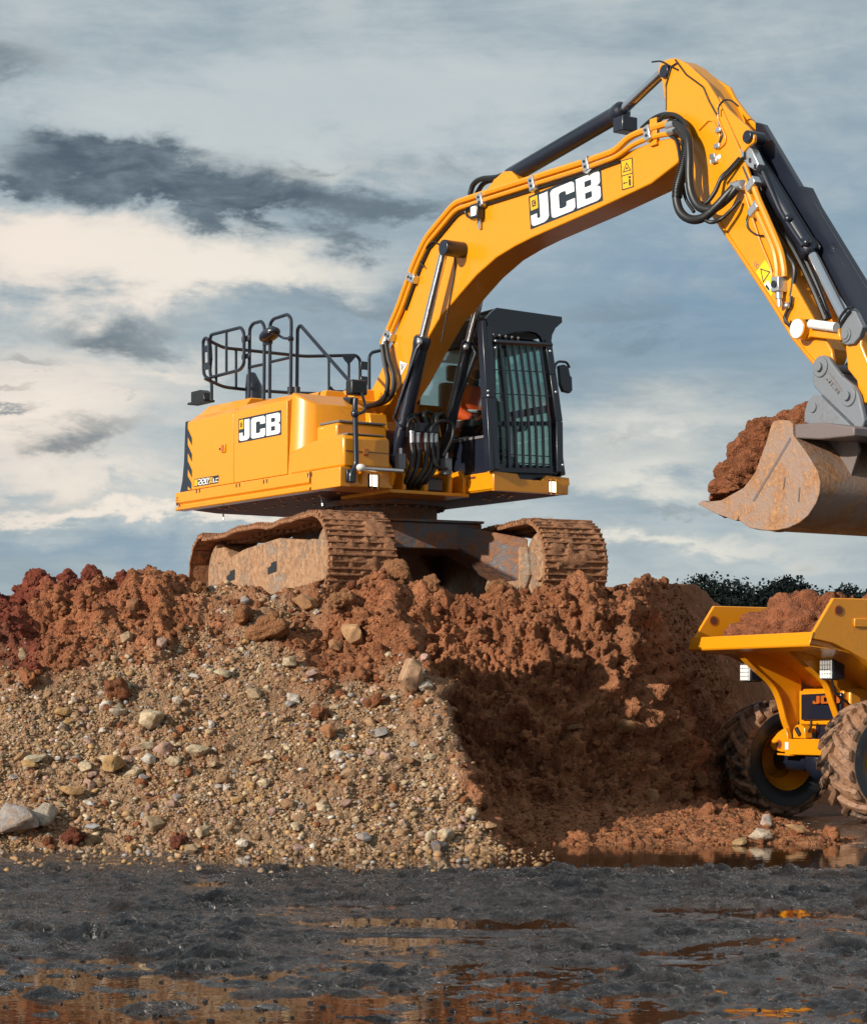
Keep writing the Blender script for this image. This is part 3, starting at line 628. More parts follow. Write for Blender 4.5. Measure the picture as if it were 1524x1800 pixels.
# ---- fuel tank, steps, toolbox
b = MB(); a0 = [(.105,-1.3,1.46),(.105,-.5,1.46),(.40,-.5,1.46)]; a1 = [(.105,-1.24,2.34),(.105,-.5,2.34),(.37,-.5,2.20)]
for k in range(7):                          # the rounded corner of the tank
    t_ = k/6; bl = .030*math.sin(math.pi*t_); a0.append((.40 - .245*t_ + bl*.57, -1.13 - .17*t_ - bl*.82, 1.46)); a1.append((.345 - .21*t_ + bl*.57, -1.08 - .175*t_ - bl*.82, 2.20 + .135*t_))
b.loft(a0, a1); part(b, 'fuel_tank', 'yellow', bevel=.016)
b = MB(); b.prism_f([(-1.12,1.75),(-1.12,1.945),(-1.09,1.965),(-.52,1.965),(-.50,1.94),(-.50,1.75)], .40, .80); part(b, 'step_box', 'yellow', bevel=.02)
part(MB().box((.42,-1.10,1.968),(.81,-.52,1.992)), 'tread_plate', 'tread_grey', bevel=.008)
b = MB(); b.prism_l([(.16,1.465),(.16,1.70),(.62,1.775),(1.18,1.792),(1.232,1.765),(1.238,1.465)], -1.302, -.745); tb = part(b, 'toolbox', 'yellow', bevel=.022)
part(MB().box((1.02,-1.24,1.795),(1.20,-.78,1.812)), 'tread_plate', 'tread_grey', bevel=.006)
part(MB().box((1.236,-1.285,1.618),(1.2405,-.755,1.624)), 'lid_seam', 'decal_dark', tb)
q = Fp(643, 795, 1.24); part(MB().box((1.238,q[1]-.032,q[2]-.035),(1.247,q[1]+.032,q[2]+.035)), 'latch', 'decal_orange', tb, .003); part(MB().box((1.246,q[1]-.018,q[2]-.018),(1.252,q[1]+.022,q[2]+.028)), 'latch_tongue', 'yellow', tb)
b = MB(); b.box((.66,-1.30,1.262),(1.225,-.70,1.455)); ff = part(b, 'front_skirt', 'yellow', bevel=.012)
def work_light(px, py, f_, parent, w_=.05, h_=.058, name='work_light'):
    q = Fp(px, py, f_); r = part(MB().box((f_-.03,q[1]-w_-.014,q[2]-h_-.014),(f_+.008,q[1]+w_+.014,q[2]+h_+.014)), name, 'navy', parent, .006)
    part(MB().box((f_+.006,q[1]-w_,q[2]-h_),(f_+.0125,q[1]+w_,q[2]+h_)), 'lens', 'lamp_warm', r, .003)
    g_ = MB(); [g_.box((f_+.02,q[1]+k-.005,q[2]-h_-.03),(f_+.026,q[1]+k+.005,q[2]+h_+.03)) for k in (-.035, .035)]; part(g_, 'lamp_guard', 'yellow', r)
    return r
work_light(657, 845, 1.23, None)
b = MB()
for px in (635, 690): 
    q = Fp(px, 836, 1.24); b.loft([(1.226,q[1]-.012,1.43),(1.226,q[1]+.012,1.43),(1.226,q[1]+.012,1.30),(1.226,q[1]-.012,1.30)],[(1.30,q[1]-.012,1.44),(1.30,q[1]+.012,1.44),(1.24,q[1]+.012,1.30),(1.24,q[1]-.012,1.30)])
part(b, 'bracket', 'yellow', ff)

# ---- slew platform in front of the boom foot
part(MB().prism_z([(.2,-.70),(1.16,-.70),(1.16,.30),(.2,.30)], 1.232, 1.268), 'deck_plate', 'yellow_dusty', bevel=.006)
part(MB().box((.35,-.68,1.27),(.62,.28,1.95)), 'bulkhead', 'dark_red')
for l0 in (-.52, -.245, .06, .245):
    b = MB(); b.prism_l([(.62,1.27),(1.12,1.27),(1.14,1.42),(1.05,1.52),(.90,1.50),(.62,1.75)], l0, l0 + .05); part(b, 'cylinder_lug', 'yellow', bevel=.01)
for l0 in (-.25, .20):
    b = MB(); b.prism_l([(-.35,1.40),(.62,1.40),(.45,1.85),(.22,2.16),(.05,2.24),(-.15,2.16),(-.35,1.85)], l0, l0 + .05); part(b, 'boom_bracket', 'yellow', bevel=.012)

# ---- boom
boom_px = [(636,752),(640,722),(650,690),(668,655),(690,600),(712,530),(737,462),(758,418),(778,388),(802,362),(850,340),(1000,297),(1100,267),(1150,247),(1188,240),(1202,255),(1198,275),(1189,287),(1144,322),(1040,371),(939,415),(905,432),(872,452),(837,483),(809,515),(770,562),(738,617),(711,668),(690,700),(662,742),(650,758)]
bo = MB().prism_l(EX.fz(boom_px, -.17), -.17, .17); boom = part(bo, 'boom', 'yellow', bevel=.012)
logoq = quadL([(933,403),(1060,352),(1056.5,292),(929.5,345)], -.17); print_logo(logoq, exc)
def decal(pts, l, mat, parent, name='warning_decal', off=.003): return part(flat(quadL(pts, l), [RECT], off), name, mat, parent)
def fill(q, polys, mat, parent, off=.0045, name='warning_print'): return part(flat(q, polys, off), name, mat, parent)
def tri(cx, cy, rx, ry, t_=.28):
    o_ = [(cx-rx,cy-ry),(cx+rx,cy-ry),(cx,cy+ry)]; g_ = (cx, cy - ry*.33); i_ = [(g_[0]+(x-g_[0])*(1-t_), g_[1]+(y-g_[1])*(1-t_)) for x, y in o_]
    return [[o_[k], o_[(k+1)%3], i_[(k+1)%3], i_[k]] for k in range(3)]
q = quadL([(1094,334),(1114,328),(1112,276),(1091,282)], -.17); d = part(flat(q, [RECT], .003), 'warning_decal', 'decal_yellow', boom)
fill(q, [rect(0,0,.06,1), rect(.94,0,1,1), rect(0,0,1,.03), rect(0,.97,1,1), rect(0,.46,1,.49)] + tri(.5,.74,.36,.16) + [rect(.42,.66,.58,.72), rect(.62,.08,.78,.30), rect(.60,.33,.80,.40), rect(.15,.2,.5,.23), [(.12,.215),(.24,.26),(.24,.17)]], 'decal_dark', d)
q = quadL([(705,660),(720,650),(714,632),(703,634)], -.171); fill(q, [[(0,0),(1,.6),(0,1)]], 'decal_white', boom, .004, 'warning_decal'); fill(q, [[(.12,.25),(.5,.52),(.42,.62),(.12,.42)], [(.15,.5),(.38,.68),(.15,.8)], [(.55,.5),(.8,.6),(.55,.68)]], 'tread_grey', boom, .0055)
q = quadL([(664,704),(672,698),(676,682),(667,690)], -.171); fill(q, tri(.5,.5,.4,.3), 'decal_dark', boom)
def tubeL(pts, l, r, name, mat, parent, fil=.06, n=8, smooth_=False, k=6):
    P = [L(p[0], p[1], p[2] if len(p) > 2 else l) for p in pts]
    P = curve_pts(P, k) if smooth_ else (fillet(P, fil) if fil else P)
    return part(MB().tube(P, r, n), name, mat, parent)
pipe = [(672,604),(700,540),(727,464),(743,430),(752,414),(800,356),(846,341),(1030,283),(1083,264),(1106,240),(1140,226),(1178,215)]
tubeL(pipe, -.19, .034, 'hard_pipe', 'yellow', boom, .10)
tubeL([(x + (7 if y > 420 else 2), y + (2 if y > 420 else 11)) for x, y in pipe[:-3]] + [(1112,254),(1140,242),(1165,236),(1178,234)], -.20, .026, 'hard_pipe', 'yellow', boom, .10)
tubeL([(x + (13 if y > 420 else 6), y + (4 if y > 420 else 19)) for x, y in pipe[1:-3]], -.185, .014, 'hydraulic_hose', 'black_rubber', boom, .08)
for x, y, a in ((684,588,62),(724,487,65),(847,347,-18),(938,318,-16),(1033,284,-16),(1141,229,-16)):
    q = Vector(L(x, y, -.20)); r = R(a); s_ = .062; u_ = Vector((math.cos(r), 0, math.sin(-r) if a < 0 else math.sin(r))); n_ = Vector((-u_.z, 0, u_.x))
    b = MB(); P4 = [q + u_*i*s_*.7 + n_*(j*s_*1.15 - .03) for i, j in ((-1,-1),(1,-1),(1,1),(-1,1))]
    b.loft([(p.x, -.245, p.z) for p in P4], [(p.x, -.168, p.z) for p in P4]); cl = part(b, 'pipe_clamp', 'steel_silver', boom, .008)
    b = MB(); [b.cyl((q.x + n_.x*k, -.252, q.z + n_.z*k), (q.x + n_.x*k, -.243, q.z + n_.z*k), .014, n=8) for k in (-.055, .0)]; part(b, 'clamp_bolts', 'navy', cl)
tubeL([(678,600),(684,632),(692,660),(690,690),(676,706),(655,712),(640,712)], -.26, .030, 'hydraulic_hose', 'black_rubber', boom, 0, 8, True)
tubeL([(672,606),(677,640),(682,668),(678,694),(664,708),(640,716)], -.30, .028, 'hydraulic_hose', 'black_rubber', boom, 0, 8, True)
part(MB().tube([L(682,586,-.2), L(675,610,-.24)], .036), 'hose_fitting', 'steel_silver', boom)
b = MB(); b.prism_l(EX.fz([(866,326),(874,312),(882,308),(889,312),(894,318)], -.02), -.05, .0); part(b, 'lifting_eye', 'yellow', boom, .008)
bl = MB(); q = L(842, 372, -.2); bl.box((q[0]-.07,-.27,q[2]-.075),(q[0]+.07,-.19,q[2]+.075)); wl = part(bl, 'work_light', 'navy', boom, .01)
part(MB().box((q[0]-.038,-.277,q[2]-.045),(q[0]+.042,-.269,q[2]+.045)), 'lens', 'lamp_warm', wl, .004)
part(MB().box((q[0]-.02,-.20,q[2]-.17),(q[0]+.02,-.185,q[2]-.06)), 'lamp_bracket', 'steel_silver', wl)
tubeL([(826,362),(818,370),(822,380),(832,384)], -.2, .010, 'lamp_cable', 'black_rubber', wl, 0, 6, True)
b = MB(); q = L(782,435,-.40); b.cyl((q[0], -.425, q[2]), (q[0], -.17, q[2]), .082, n=24); part(b, 'cylinder_pin', 'navy', boom, .008)
tubeL([(797,440),(800,470),(792,520),(784,560),(776,600)], -.18, .008, 'grease_line', 'black_rubber', boom, 0, 6, True)
tubeL([(745,470),(738,452),(760,425),(775,432)], -.21, .008, 'grease_line', 'black_rubber', boom, 0, 6, True)
q = L(1152,246,-.17); part(MB().box((q[0]-.05,-.20,q[2]-.05),(q[0]+.05,-.16,q[2]+.20)), 'pipe_bracket', 'yellow', boom, .006)

# ---- lift cylinders (two) and arm cylinder
def ram(name, a, b_, e, rb, rr, mid, parent=None, cover=True):
    A_, B_, E_ = Vector(a), Vector(b_), Vector(e); d = (E_ - A_).normalized()
    m_ = part(MB().tube([A_, A_ + (B_-A_)*.995, B_], [rb, rb, rb*.98], 20), name, 'navy', parent, 0)
    part(MB().tube([B_ - d*.10, B_ - d*.04, B_ + d*.02, B_ + d*.045], [rb*1.0, rb*1.14, rb*1.14, rb*.9], 20), 'gland', 'navy', m_)
    part(MB().tube([B_, E_], rr, 18), 'piston_rod', 'chrome', m_)
    return m_
for l_, foot, gl, top in ((-.335, (696,808), (742,598), (782,435)), (.245, None, None, None)):
    if foot: a, b_, e = L(*foot, l_), L(*gl, l_), L(*top, l_); keep = (a, b_, e)
    else: a, b_, e = [(p[0], l_, p[2]) for p in keep]
    r_ = ram('lift_cylinder', a, b_, e, .080 if foot else .062, .044, .5); lo_, fo_ = (-.10, 0) if foot else (.0, .10)
    s_ = MB().tube([(b_[0]+.08, l_+lo_*.5, b_[2]-.02), (b_[0]+.05+fo_, l_+lo_, b_[2]-.10), (a[0]+.12+fo_*.6, l_+lo_, a[2]+.42), (a[0]+.22, l_-.06, a[2]+.30)], .016); part(s_, 'feed_pipe', 'navy', r_)
    part(MB().ball((b_[0]+.06, l_-.07, b_[2]-.03), .035), 'port_fitting', 'steel_silver', r_)
    part(MB().cyl((a[0], l_-.10, a[2]-.02), (a[0], l_+.08, a[2]-.02), .085), 'foot_pin', 'navy', r_)
ac = ram('arm_cylinder', L(898,309,0), L(1092,196,0), L(1166,126,0), .085, .050, .5)
part(MB().prism_l(EX.fz([(868,335),(886,314),(898,303),(912,302),(922,312),(928,322)], 0), -.10, .10), 'arm_cylinder_bracket', 'yellow', boom, .01)
q = L(1094,205,0); part(MB().box((q[0]-.02,-.10,q[2]-.16),(q[0]+.13,.08,q[2]-.02)), 'cushion_block', 'navy', ac, .01)
tubeL([(826,342),(832,324),(846,314),(872,311),(893,303)], -.03, .028, 'hydraulic_hose', 'black_rubber', ac, 0, 8, True)
tubeL([(838,340),(850,322),(872,314),(896,306)], .05, .026, 'hydraulic_hose', 'black_rubber', ac, 0, 8, True)
tubeL([(893,304),(910,290),(1000,236),(1070,198),(1085,186)], -.07, .014, 'feed_pipe', 'navy', ac, .05)

# ---- dipper arm
near_px = [(1156,125),(1160,110),(1172,103),(1187,101),(1207,111),(1241,142),(1262,175),(1306,275),(1345,385),(1379,470),(1433,567),(1462,615),(1466,645),(1445,655),(1428,641),(1392,597),(1344,520),(1259,392),(1240,365),(1215,340),(1198,305),(1188,262),(1174,205),(1169,190),(1163,140)]
am = MB().prism_l(EX.fz(near_px, -.17), -.17, -.135); arm = part(am, 'dipper_arm', 'yellow', bevel=.010)
core_px = [(1159,125),(1163,113),(1187,104),(1205,114),(1238,145),(1258,178),(1301,277),(1339,385),(1373,470),(1427,567),(1455,612),(1443,650),(1430,638),(1394,594),(1346,517),(1261,389),(1242,362),(1217,337),(1200,305),(1190,262),(1176,205),(1166,140)]
part(MB().prism_l(EX.fz(core_px, -.136), -.136, .112), 'box_section', 'yellow_dusty', arm, .008)
far_px = [(1200,112),(1236,124),(1281,152),(1291,172),(1312,200),(1334,224),(1340,262),(1355,320),(1402,405),(1432,470),(1474,568),(1492,604),(1470,650),(1440,640),(1300,400),(1235,300),(1205,200)]
part(MB().prism_l(EX.fz(far_px, .11), .11, .150), 'side_plate', 'yellow', arm, .008)
ear = [(1262,168),(1278,190),(1296,207),(1314,222),(1326,238),(1325,250),(1316,256),(1306,268),(1290,235),(1272,195)]
part(MB().prism_l(EX.fz(ear, -.205), -.205, -.168), 'cylinder_ear', 'yellow', arm, .008)
for (x, y, r_, l0) in ((1312,239,.055,-.235), (1166,124,.060,-.205)):
    q = L(x, y, l0); part(MB().cyl((q[0], l0, q[2]), (q[0], -.05 if x > 1200 else .16, q[2]), r_, n=24), 'pivot_pin', 'navy', arm, .006)
edge = [(1259,392),(1344,520),(1392,597),(1428,641)]
tubeL([(x+4, y-3) for x, y in edge], -.178, .013, 'edge_weld', 'yellow', arm, 0, 6)
# warning decals on the arm
q = quadL([(1329,478),(1356,520),(1372,496),(1345,456)], -.17); d = part(flat(q, [RECT], .003), 'warning_decal', 'decal_lemon', arm)
q2 = quadL([(1340,497),(1354,471),(1337,470),(1337,470)], -.17)
tq = [L(x, y, -.1755) for x, y in ((1336,471),(1354,477),(1341,497))]; cg = (Vector(tq[0])+Vector(tq[1])+Vector(tq[2]))/3
b = MB(); 
for k in range(3):
    a_, c_ = Vector(tq[k]), Vector(tq[(k+1)%3]); b.add([a_, c_, cg+(c_-cg)*.76, cg+(a_-cg)*.76], [(0,1,2,3)])
part(b, 'warning_print', 'decal_dark', d)
decal([(1344,500),(1352,512),(1358,504),(1350,492)], -.17, 'decal_white', arm, 'service_decal', .005)
decal([(1346,503),(1352,511),(1354,508),(1348,499)], -.17, 'decal_dark', arm, 'service_print', .0062)
b = MB(); q3 = quadL([(1322,466),(1331,478),(1338,465),(1329,453)], -.17)
for cx_ in (.3, .7):
    for t_ in range(10): a0, a1 = t_*.628, (t_+1)*.628; flat(q3, [[(cx_+.2*math.cos(a0), .5+.28*math.sin(a0)), (cx_+.2*math.cos(a1), .5+.28*math.sin(a1)), (cx_+.16*math.cos(a1), .5+.22*math.sin(a1)), (cx_+.16*math.cos(a0), .5+.22*math.sin(a0))]], .003, b)
part(b, 'stamp_print', 'tread_grey', arm)
# pipes down the arm
tubeL([(1312,322),(1321,352),(1333,375),(1350,412),(1362,440),(1367,470),(1367,492)], -.20, .032, 'hard_pipe', 'yellow', arm, .12)
tubeL([(1322,318),(1333,350),(1344,374),(1362,415),(1374,445),(1379,475),(1379,486)], -.21, .030, 'hard_pipe', 'yellow', arm, .12)
tubeL([(1305,325),(1316,362),(1338,430),(1352,462),(1357,480),(1357,500)], -.185, .010, 'grease_line', 'yellow_dusty', arm, .10, 6)
for x, y in ((1325,366), (1321,322)):
    q = L(x, y, -.22); b = MB(); P4 = [(q[0]-.06,q[2]-.02),(q[0]-.02,q[2]-.08),(q[0]+.08,q[2]+.0),(q[0]+.04,q[2]+.06)]; b.prism_l(P4, -.252, -.168); part(b, 'pipe_clamp', 'steel_silver', arm, .006)
q = L(1369,500,-.22); b = MB().box((q[0]-.045,-.27,q[2]-.065),(q[0]+.05,-.168,q[2]+.065)); vb = part(b, 'shutoff_valve', 'steel_silver', arm, .008)
part(MB().tube([(q[0]+.005,-.22,q[2]-.06),(q[0]+.005,-.22,q[2]-.12),(q[0]+.005,-.22,q[2]-.125),(q[0]+.01,-.22,q[2]-.19)], [.036,.034,.022,.024], 10), 'valve_stem', 'steel_silver', vb)
part(MB().cyl((q[0],-.285,q[2]),(q[0],-.268,q[2]),.030), 'valve_cap', 'navy', vb)
# dark hoses running in the trough of the arm
tubeL([(1308,292),(1326,335),(1350,395),(1378,440),(1396,468),(1394,500),(1391,520)], -.155, .020, 'hydraulic_hose', 'black_rubber', arm, 0, 8, True)
tubeL([(1318,288),(1340,335),(1366,395),(1394,436),(1426,500),(1452,562)], -.05, .026, 'hydraulic_hose', 'black_rubber', arm, 0, 8, True)
tubeL([(1326,284),(1352,340),(1380,395),(1408,440),(1436,500),(1458,560)], .0, .024, 'hydraulic_hose', 'black_rubber', arm, 0, 8, True)
tubeL([(1391,520),(1389,536),(1384,545),(1379,560),(1386,570),(1400,566)], -.20, .014, 'hydraulic_hose', 'black_rubber', arm, 0, 8, True)
q = L(1384,537,-.21); part(MB().ball(q, .03), 'hose_fitting', 'steel_silver', arm)
tubeL([(1318,370),(1312,388),(1316,402),(1330,412),(1346,414)], -.19, .008, 'grease_line', 'black_rubber', arm, 0, 6, True)
# thin pipes on the upper face
for pts in ([(1187,104),(1206,130),(1236,152),(1246,176),(1262,205),(1264,222),(1270,236),(1264,252),(1257,258)], [(1262,182),(1262,208),(1268,222),(1276,240),(1274,252),(1262,262)], [(1228,228),(1246,210),(1254,212),(1260,226),(1266,238),(1262,250)], [(1170,192),(1170,150),(1180,116),(1190,110)]):
    tubeL(pts, -.178, .008, 'grease_line', 'yellow_dusty' if pts[0][0] > 1200 else 'black_rubber', arm, .02, 6)
tubeL([(1146,108),(1162,107),(1176,114),(1192,122)], -.18, .008, 'grease_line', 'black_rubber', arm, 0, 6, True)
tubeL([(1262,200),(1263,188),(1272,176),(1285,176),(1298,186)], -.21, .008, 'grease_line', 'black_rubber', arm, 0, 6, True)
for x, y in ((1264,228),(1262,256),(1254,274),(1257,282)): q = L(x, y, -.18); part(MB().box((q[0]-.035,-.20,q[2]-.022),(q[0]+.035,-.168,q[2]+.022)), 'pipe_clamp', 'steel_silver', arm, .004)
decal([(1250,288),(1268,276),(1266,270),(1248,282)], -.17, 'decal_white', arm, 'service_decal')
# big hose loops between boom and arm
def hose(pts, r, name='hydraulic_hose', mat='black_rubber'): return tubeL(pts, -.3, r, name, mat, boom, 0, 10, True, 7)
hose([(1178,216,-.20),(1194,219,-.26),(1208,238,-.33),(1212,270,-.36),(1212,310,-.38),(1216,340,-.38),(1228,362,-.37),(1246,368,-.35),(1262,362,-.32),(1282,345,-.28),(1298,326,-.24)], .040)
hose([(1180,226,-.20),(1198,232,-.25),(1206,252,-.28),(1204,282,-.34),(1194,318,-.40),(1189,346,-.42),(1196,372,-.42),(1214,385,-.40),(1236,382,-.38),(1260,362,-.34),(1284,336,-.28),(1300,322,-.22)], .040)
rg = MB(); pth = curve_pts([L(*p) for p in ((1208,246,-.30),(1206,270,-.33),(1200,298,-.37),(1192,326,-.41),(1190,348,-.42))], 9)
for i in range(0, len(pth) - 1): rg.tube([pth[i], pth[i] + (pth[i+1]-pth[i])*.45], .049, 10)
part(rg, 'spring_guard', 'black_rubber', boom)
hose([(1176,236,-.2),(1190,248,-.24),(1196,282,-.3),(1200,322,-.34),(1206,350,-.34),(1220,372,-.34)], .016)
hose([(1158,212,-.2),(1172,200,-.22),(1192,204,-.26),(1207,222,-.28),(1216,262,-.30),(1213,310,-.30),(1222,345,-.30),(1238,358,-.30),(1256,338,-.26),(1268,312,-.22),(1282,298,-.2),(1300,278,-.2)], .020)
hose([(1128,224,-.1),(1150,206,-.14),(1174,199,-.18),(1196,208,-.22),(1204,240,-.25)], .018); hose([(1130,232,-.06),(1156,210,-.10),(1182,205,-.16),(1202,216,-.2)], .018)
hose([(1236,384,-.38),(1250,390,-.36),(1268,384,-.30),(1288,366,-.26),(1300,352,-.22)], .018)
hose([(1268,316,-.24),(1284,300,-.22),(1302,280,-.2),(1310,276,-.2)], .014)
for x, y, l_ in ((1184,218,-.22),(1298,325,-.24),(1186,227,-.21)): q = Vector(L(x, y, l_)); part(MB().tube([q - Vector((.07,0,.0)), q + Vector((.07,-.01,-.01))], .046, 12), 'hose_fitting', 'steel_silver', boom)

# ---- bucket cylinder with guard plate, link, hitch
bc = ram('bucket_cylinder', L(1316,262,-.02), L(1424,440,-.02), L(1490,572,-.02), .082, .050, .5)
part(MB().prism_l(EX.fz([(1305,262),(1313,252),(1326,262),(1338,288),(1332,300),(1318,292),(1307,276)], -.16), -.19, -.11), 'valve_block', 'steel_silver', bc, .008)
for k in range(6): q = L(1309 + (k%3)*9, 268 + (k%3)*11 + (k//3)*4, -.195); part(MB().cyl((q[0],-.20,q[2]),(q[0],-.188,q[2]),.012,n=8), 'port_plug', 'navy', bc)
tubeL([(1340,300),(1358,340),(1372,372),(1398,412),(1412,432)], -.11, .020, 'feed_pipe', 'navy', bc, .06)
for x, y in ((1386,384),(1418,426)): q = L(x, y, -.1); part(MB().ball((q[0],-.10,q[2]), .04), 'port_fitting', 'navy', bc)
part(MB().prism_l(EX.fz([(1330,214),(1344,218),(1408,326),(1424,329),(1440,362),(1528,506),(1580,600),(1560,640),(1512,572),(1478,520),(1436,440),(1400,392),(1360,320),(1332,262)], .08), .06, .12), 'cylinder_guard', 'navy', bc, .008)
cv = MB().prism_l(EX.fz([(1494,540),(1502,545),(1516,574),(1510,592),(1500,604),(1487,606),(1476,600),(1471,588),(1475,574),(1484,560)], -.20), -.20, -.14); cv = part(cv, 'rod_clevis', 'grey_cast', bc, .008)
q = L(1487,588,-.20); part(MB().cyl((q[0],-.212,q[2]),(q[0],-.19,q[2]),.062,n=24), 'pin_boss', 'grey_cast', cv, .004); part(MB().cyl((q[0],-.222,q[2]),(q[0],-.20,q[2]),.040,n=24), 'clevis_pin', 'grey_cast', cv, .004)
lk = MB().prism_l(EX.fz([(1404,596),(1396,588),(1394,577),(1400,566),(1411,564),(1424,572),(1474,576),(1478,598),(1424,592),(1414,596)], -.235), -.235, -.175); lk = part(lk, 'tipping_link', 'yellow', None, .01)
q = L(1407,578,-.26); part(MB().cyl((q[0],-.30,q[2]),(q[0],-.17,q[2]),.088,n=28), 'pivot_cap', 'yellow', lk, .006); part(MB().cyl((q[0],-.306,q[2]),(q[0],-.299,q[2]),.080,n=28), 'cap_plate', 'white_plate', lk)
a_, c_ = L(1425,569,-.26), L(1470,575,-.26); part(MB().tube([a_, c_], .040, 14), 'accumulator', 'white_plate', lk)
tubeL([(1378,556),(1388,572),(1402,568),(1420,563),(1436,566)], -.25, .012, 'hydraulic_hose', 'black_rubber', lk, 0, 6, True)
tubeL([(1470,574),(1478,556),(1490,542),(1500,540)], -.23, .012, 'hydraulic_hose', 'black_rubber', lk, 0, 6, True); tubeL([(1474,574),(1486,556),(1494,546)], -.22, .010, 'hydraulic_hose', 'black_rubber', lk, 0, 6, True)
pl = MB().prism_l(EX.fz([(1500,590),(1506,578),(1516,576),(1522,588),(1520,606),(1534,640),(1536,706),(1518,712),(1512,670),(1496,650),(1492,610)], -.12), -.16, -.08); pl = part(pl, 'push_link', 'yellow', None, .012)
part(MB().prism_l(EX.fz([(1510,712),(1540,700),(1570,640),(1560,600),(1530,600)], .1), .06, .14), 'link_plate', 'yellow', pl, .01)
hp = [(1430,634),(1437,626),(1446,624),(1455,627),(1461,637),(1478,660),(1500,678),(1508,692),(1514,716),(1519,738),(1515,752),(1504,752),(1489,737),(1440,690),(1431,680),(1428,668),(1429,650)]
h_ = MB(); h_.prism_l(EX.fz(hp, -.22), -.22, -.17); qh = part(h_, 'quick_hitch', 'grey_cast', None, .012)
part(MB().prism_l([(f_, z_) for f_, z_ in EX.fz(hp, -.22)], .13, .19), 'hitch_plate', 'grey_cast', qh, .012)
part(MB().prism_l(EX.fz([(1450,660),(1490,690),(1505,720),(1495,735),(1450,690)], -.2), -.168, .128), 'hitch_core', 'worn_steel', qh, .01)
for x, y in ((1443,645),(1492,696)):
    q = L(x, y, -.22); part(MB().cyl((q[0],-.235,q[2]),(q[0],-.20,q[2]),.085,n=28), 'pin_boss', 'grey_cast', qh, .006); part(MB().cyl((q[0],-.262,q[2]),(q[0],.2,q[2]),.038,n=20), 'hitch_pin', 'grey_cast', qh, .004)
q = quadL([(1449,664),(1474,698),(1480,690),(1455,657)], -.2225); b = MB(); flat(q, sum([strokes(c_, x_, .2, .17, .6, .05) for c_, x_ in (('J',.12),('C',.42),('B',.70))], []), .004, b); part(b, 'cast_lettering', 'tread_grey', qh)
part(flat(quadL([(1456,656),(1479,688),(1481,686),(1458,654)], -.2225), [RECT], .002), 'cast_rib', 'tread_grey', qh)

# ---- bucket
bp = [(1232,884),(1268,879),(1307,857),(1327,830),(1345,782),(1356,745),(1360,740),(1371,737.6),(1387,739),(1393,746),(1394,766),(1410,786),(1425,808),(1436,828),(1441,846),(1440,866),(1434,884),(1420,906),(1404,919),(1385,928),(1366,932),(1347,933),(1317,928),(1298,914),(1261,900)]
BL = .58
fz = EX.fz(bp, -BL); bk = MB().prism_l(fz, -BL, -BL + .035); bucket = part(bk, 'bucket', 'rusty_bucket', None, .006)
part(MB().prism_l(fz, BL - .035, BL), 'side_plate', 'rusty_bucket', bucket, .006)
shell = fz[9:] + [fz[0]]; cen = Vector((sum(p[0] for p in fz)/len(fz), sum(p[1] for p in fz)/len(fz)))
sm_ = []                                    # denser, rounded shell line
P = curve_pts([(p[0], 0, p[1]) for p in shell], 3); sm_ = [(p.x, p.z) for p in P]
inn = [(cen.x + (x-cen.x)*.955, cen.y + (y-cen.y)*.955) for x, y in sm_]; b = MB()
for i in range(len(sm_) - 1):
    o0, o1, i0, i1 = sm_[i], sm_[i+1], inn[i], inn[i+1]; la, lb = -BL + .02, BL - .02
    b.add([(o0[0],la,o0[1]),(o1[0],la,o1[1]),(o1[0],lb,o1[1]),(o0[0],lb,o0[1])], [(0,1,2,3)]); b.add([(i0[0],la,i0[1]),(i1[0],la,i1[1]),(i1[0],lb,i1[1]),(i0[0],lb,i0[1])], [(3,2,1,0)])
part(b, 'bucket_shell', 'rusty_bucket', bucket)
b = MB()                                    # bent stiffener on the side, raised letter mark, wear strips
flat(quadL([(1323,880),(1326,882),(1391,772),(1389,768)], -BL), [RECT], .004, b); part(b, 'side_crease', 'worn_steel', bucket)
b = MB(); [flat(quadL(p_, -BL), [RECT], .006, b) for p_ in ([(1376,860),(1378,861),(1381,840),(1379,838)], [(1378,841),(1379,838),(1405,856),(1404,859)], [(1403,882),(1405,882),(1407,857),(1405,856)], [(1384,846),(1386,846),(1388,862),(1386,862)], [(1392,851),(1394,851),(1397,870),(1395,870)])]; part(b, 'weld_mark', 'worn_steel', bucket)
b = MB(); b.prism_l(EX.fz([(1228,886),(1236,880),(1268,890),(1300,908),(1296,916),(1260,903)], -BL), -BL - .012, BL + .012); part(b, 'cutting_edge', 'rusty_bucket', bucket, .006)
for dz, mt in ((0, 'rusty_bucket'),):
    b = MB(); 
    for i in range(11, 19):
        o0, o1 = fz[i], fz[i+1]
    s0 = [(cen.x + (x-cen.x)*1.02, cen.y + (y-cen.y)*1.02) for x, y in sm_]
    for i in range(26, len(s0) - 14): b.add([(s0[i][0],-BL-.004,s0[i][1]),(s0[i+1][0],-BL-.004,s0[i+1][1]),(s0[i+1][0],-BL+.10,s0[i+1][1]),(s0[i][0],-BL+.10,s0[i][1])], [(0,1,2,3)])
    part(b, 'wear_strip', 'rusty_bucket', bucket)
eb = [(1413,742),(1414,722),(1420,704),(1430,693),(1441,694),(1452,706),(1495,748),(1500,760),(1470,762)]
for l0 in (-.27, .20):
    part(MB().prism_l(EX.fz(eb, -.27), l0, l0 + .05), 'bucket_ear', 'grey_cast', bucket, .008)
    part(MB().prism_l(EX.fz([(1440,756),(1492,750),(1500,790),(1484,842),(1470,870),(1440,800)], -.27), l0 + .06, l0 + .09), 'ear_gusset', 'worn_steel', bucket, .006)
q = L(1428,716,-.28); part(MB().cyl((q[0],-.285,q[2]),(q[0],.26,q[2]),.042,n=20), 'bucket_pin', 'grey_cast', bucket, .004)
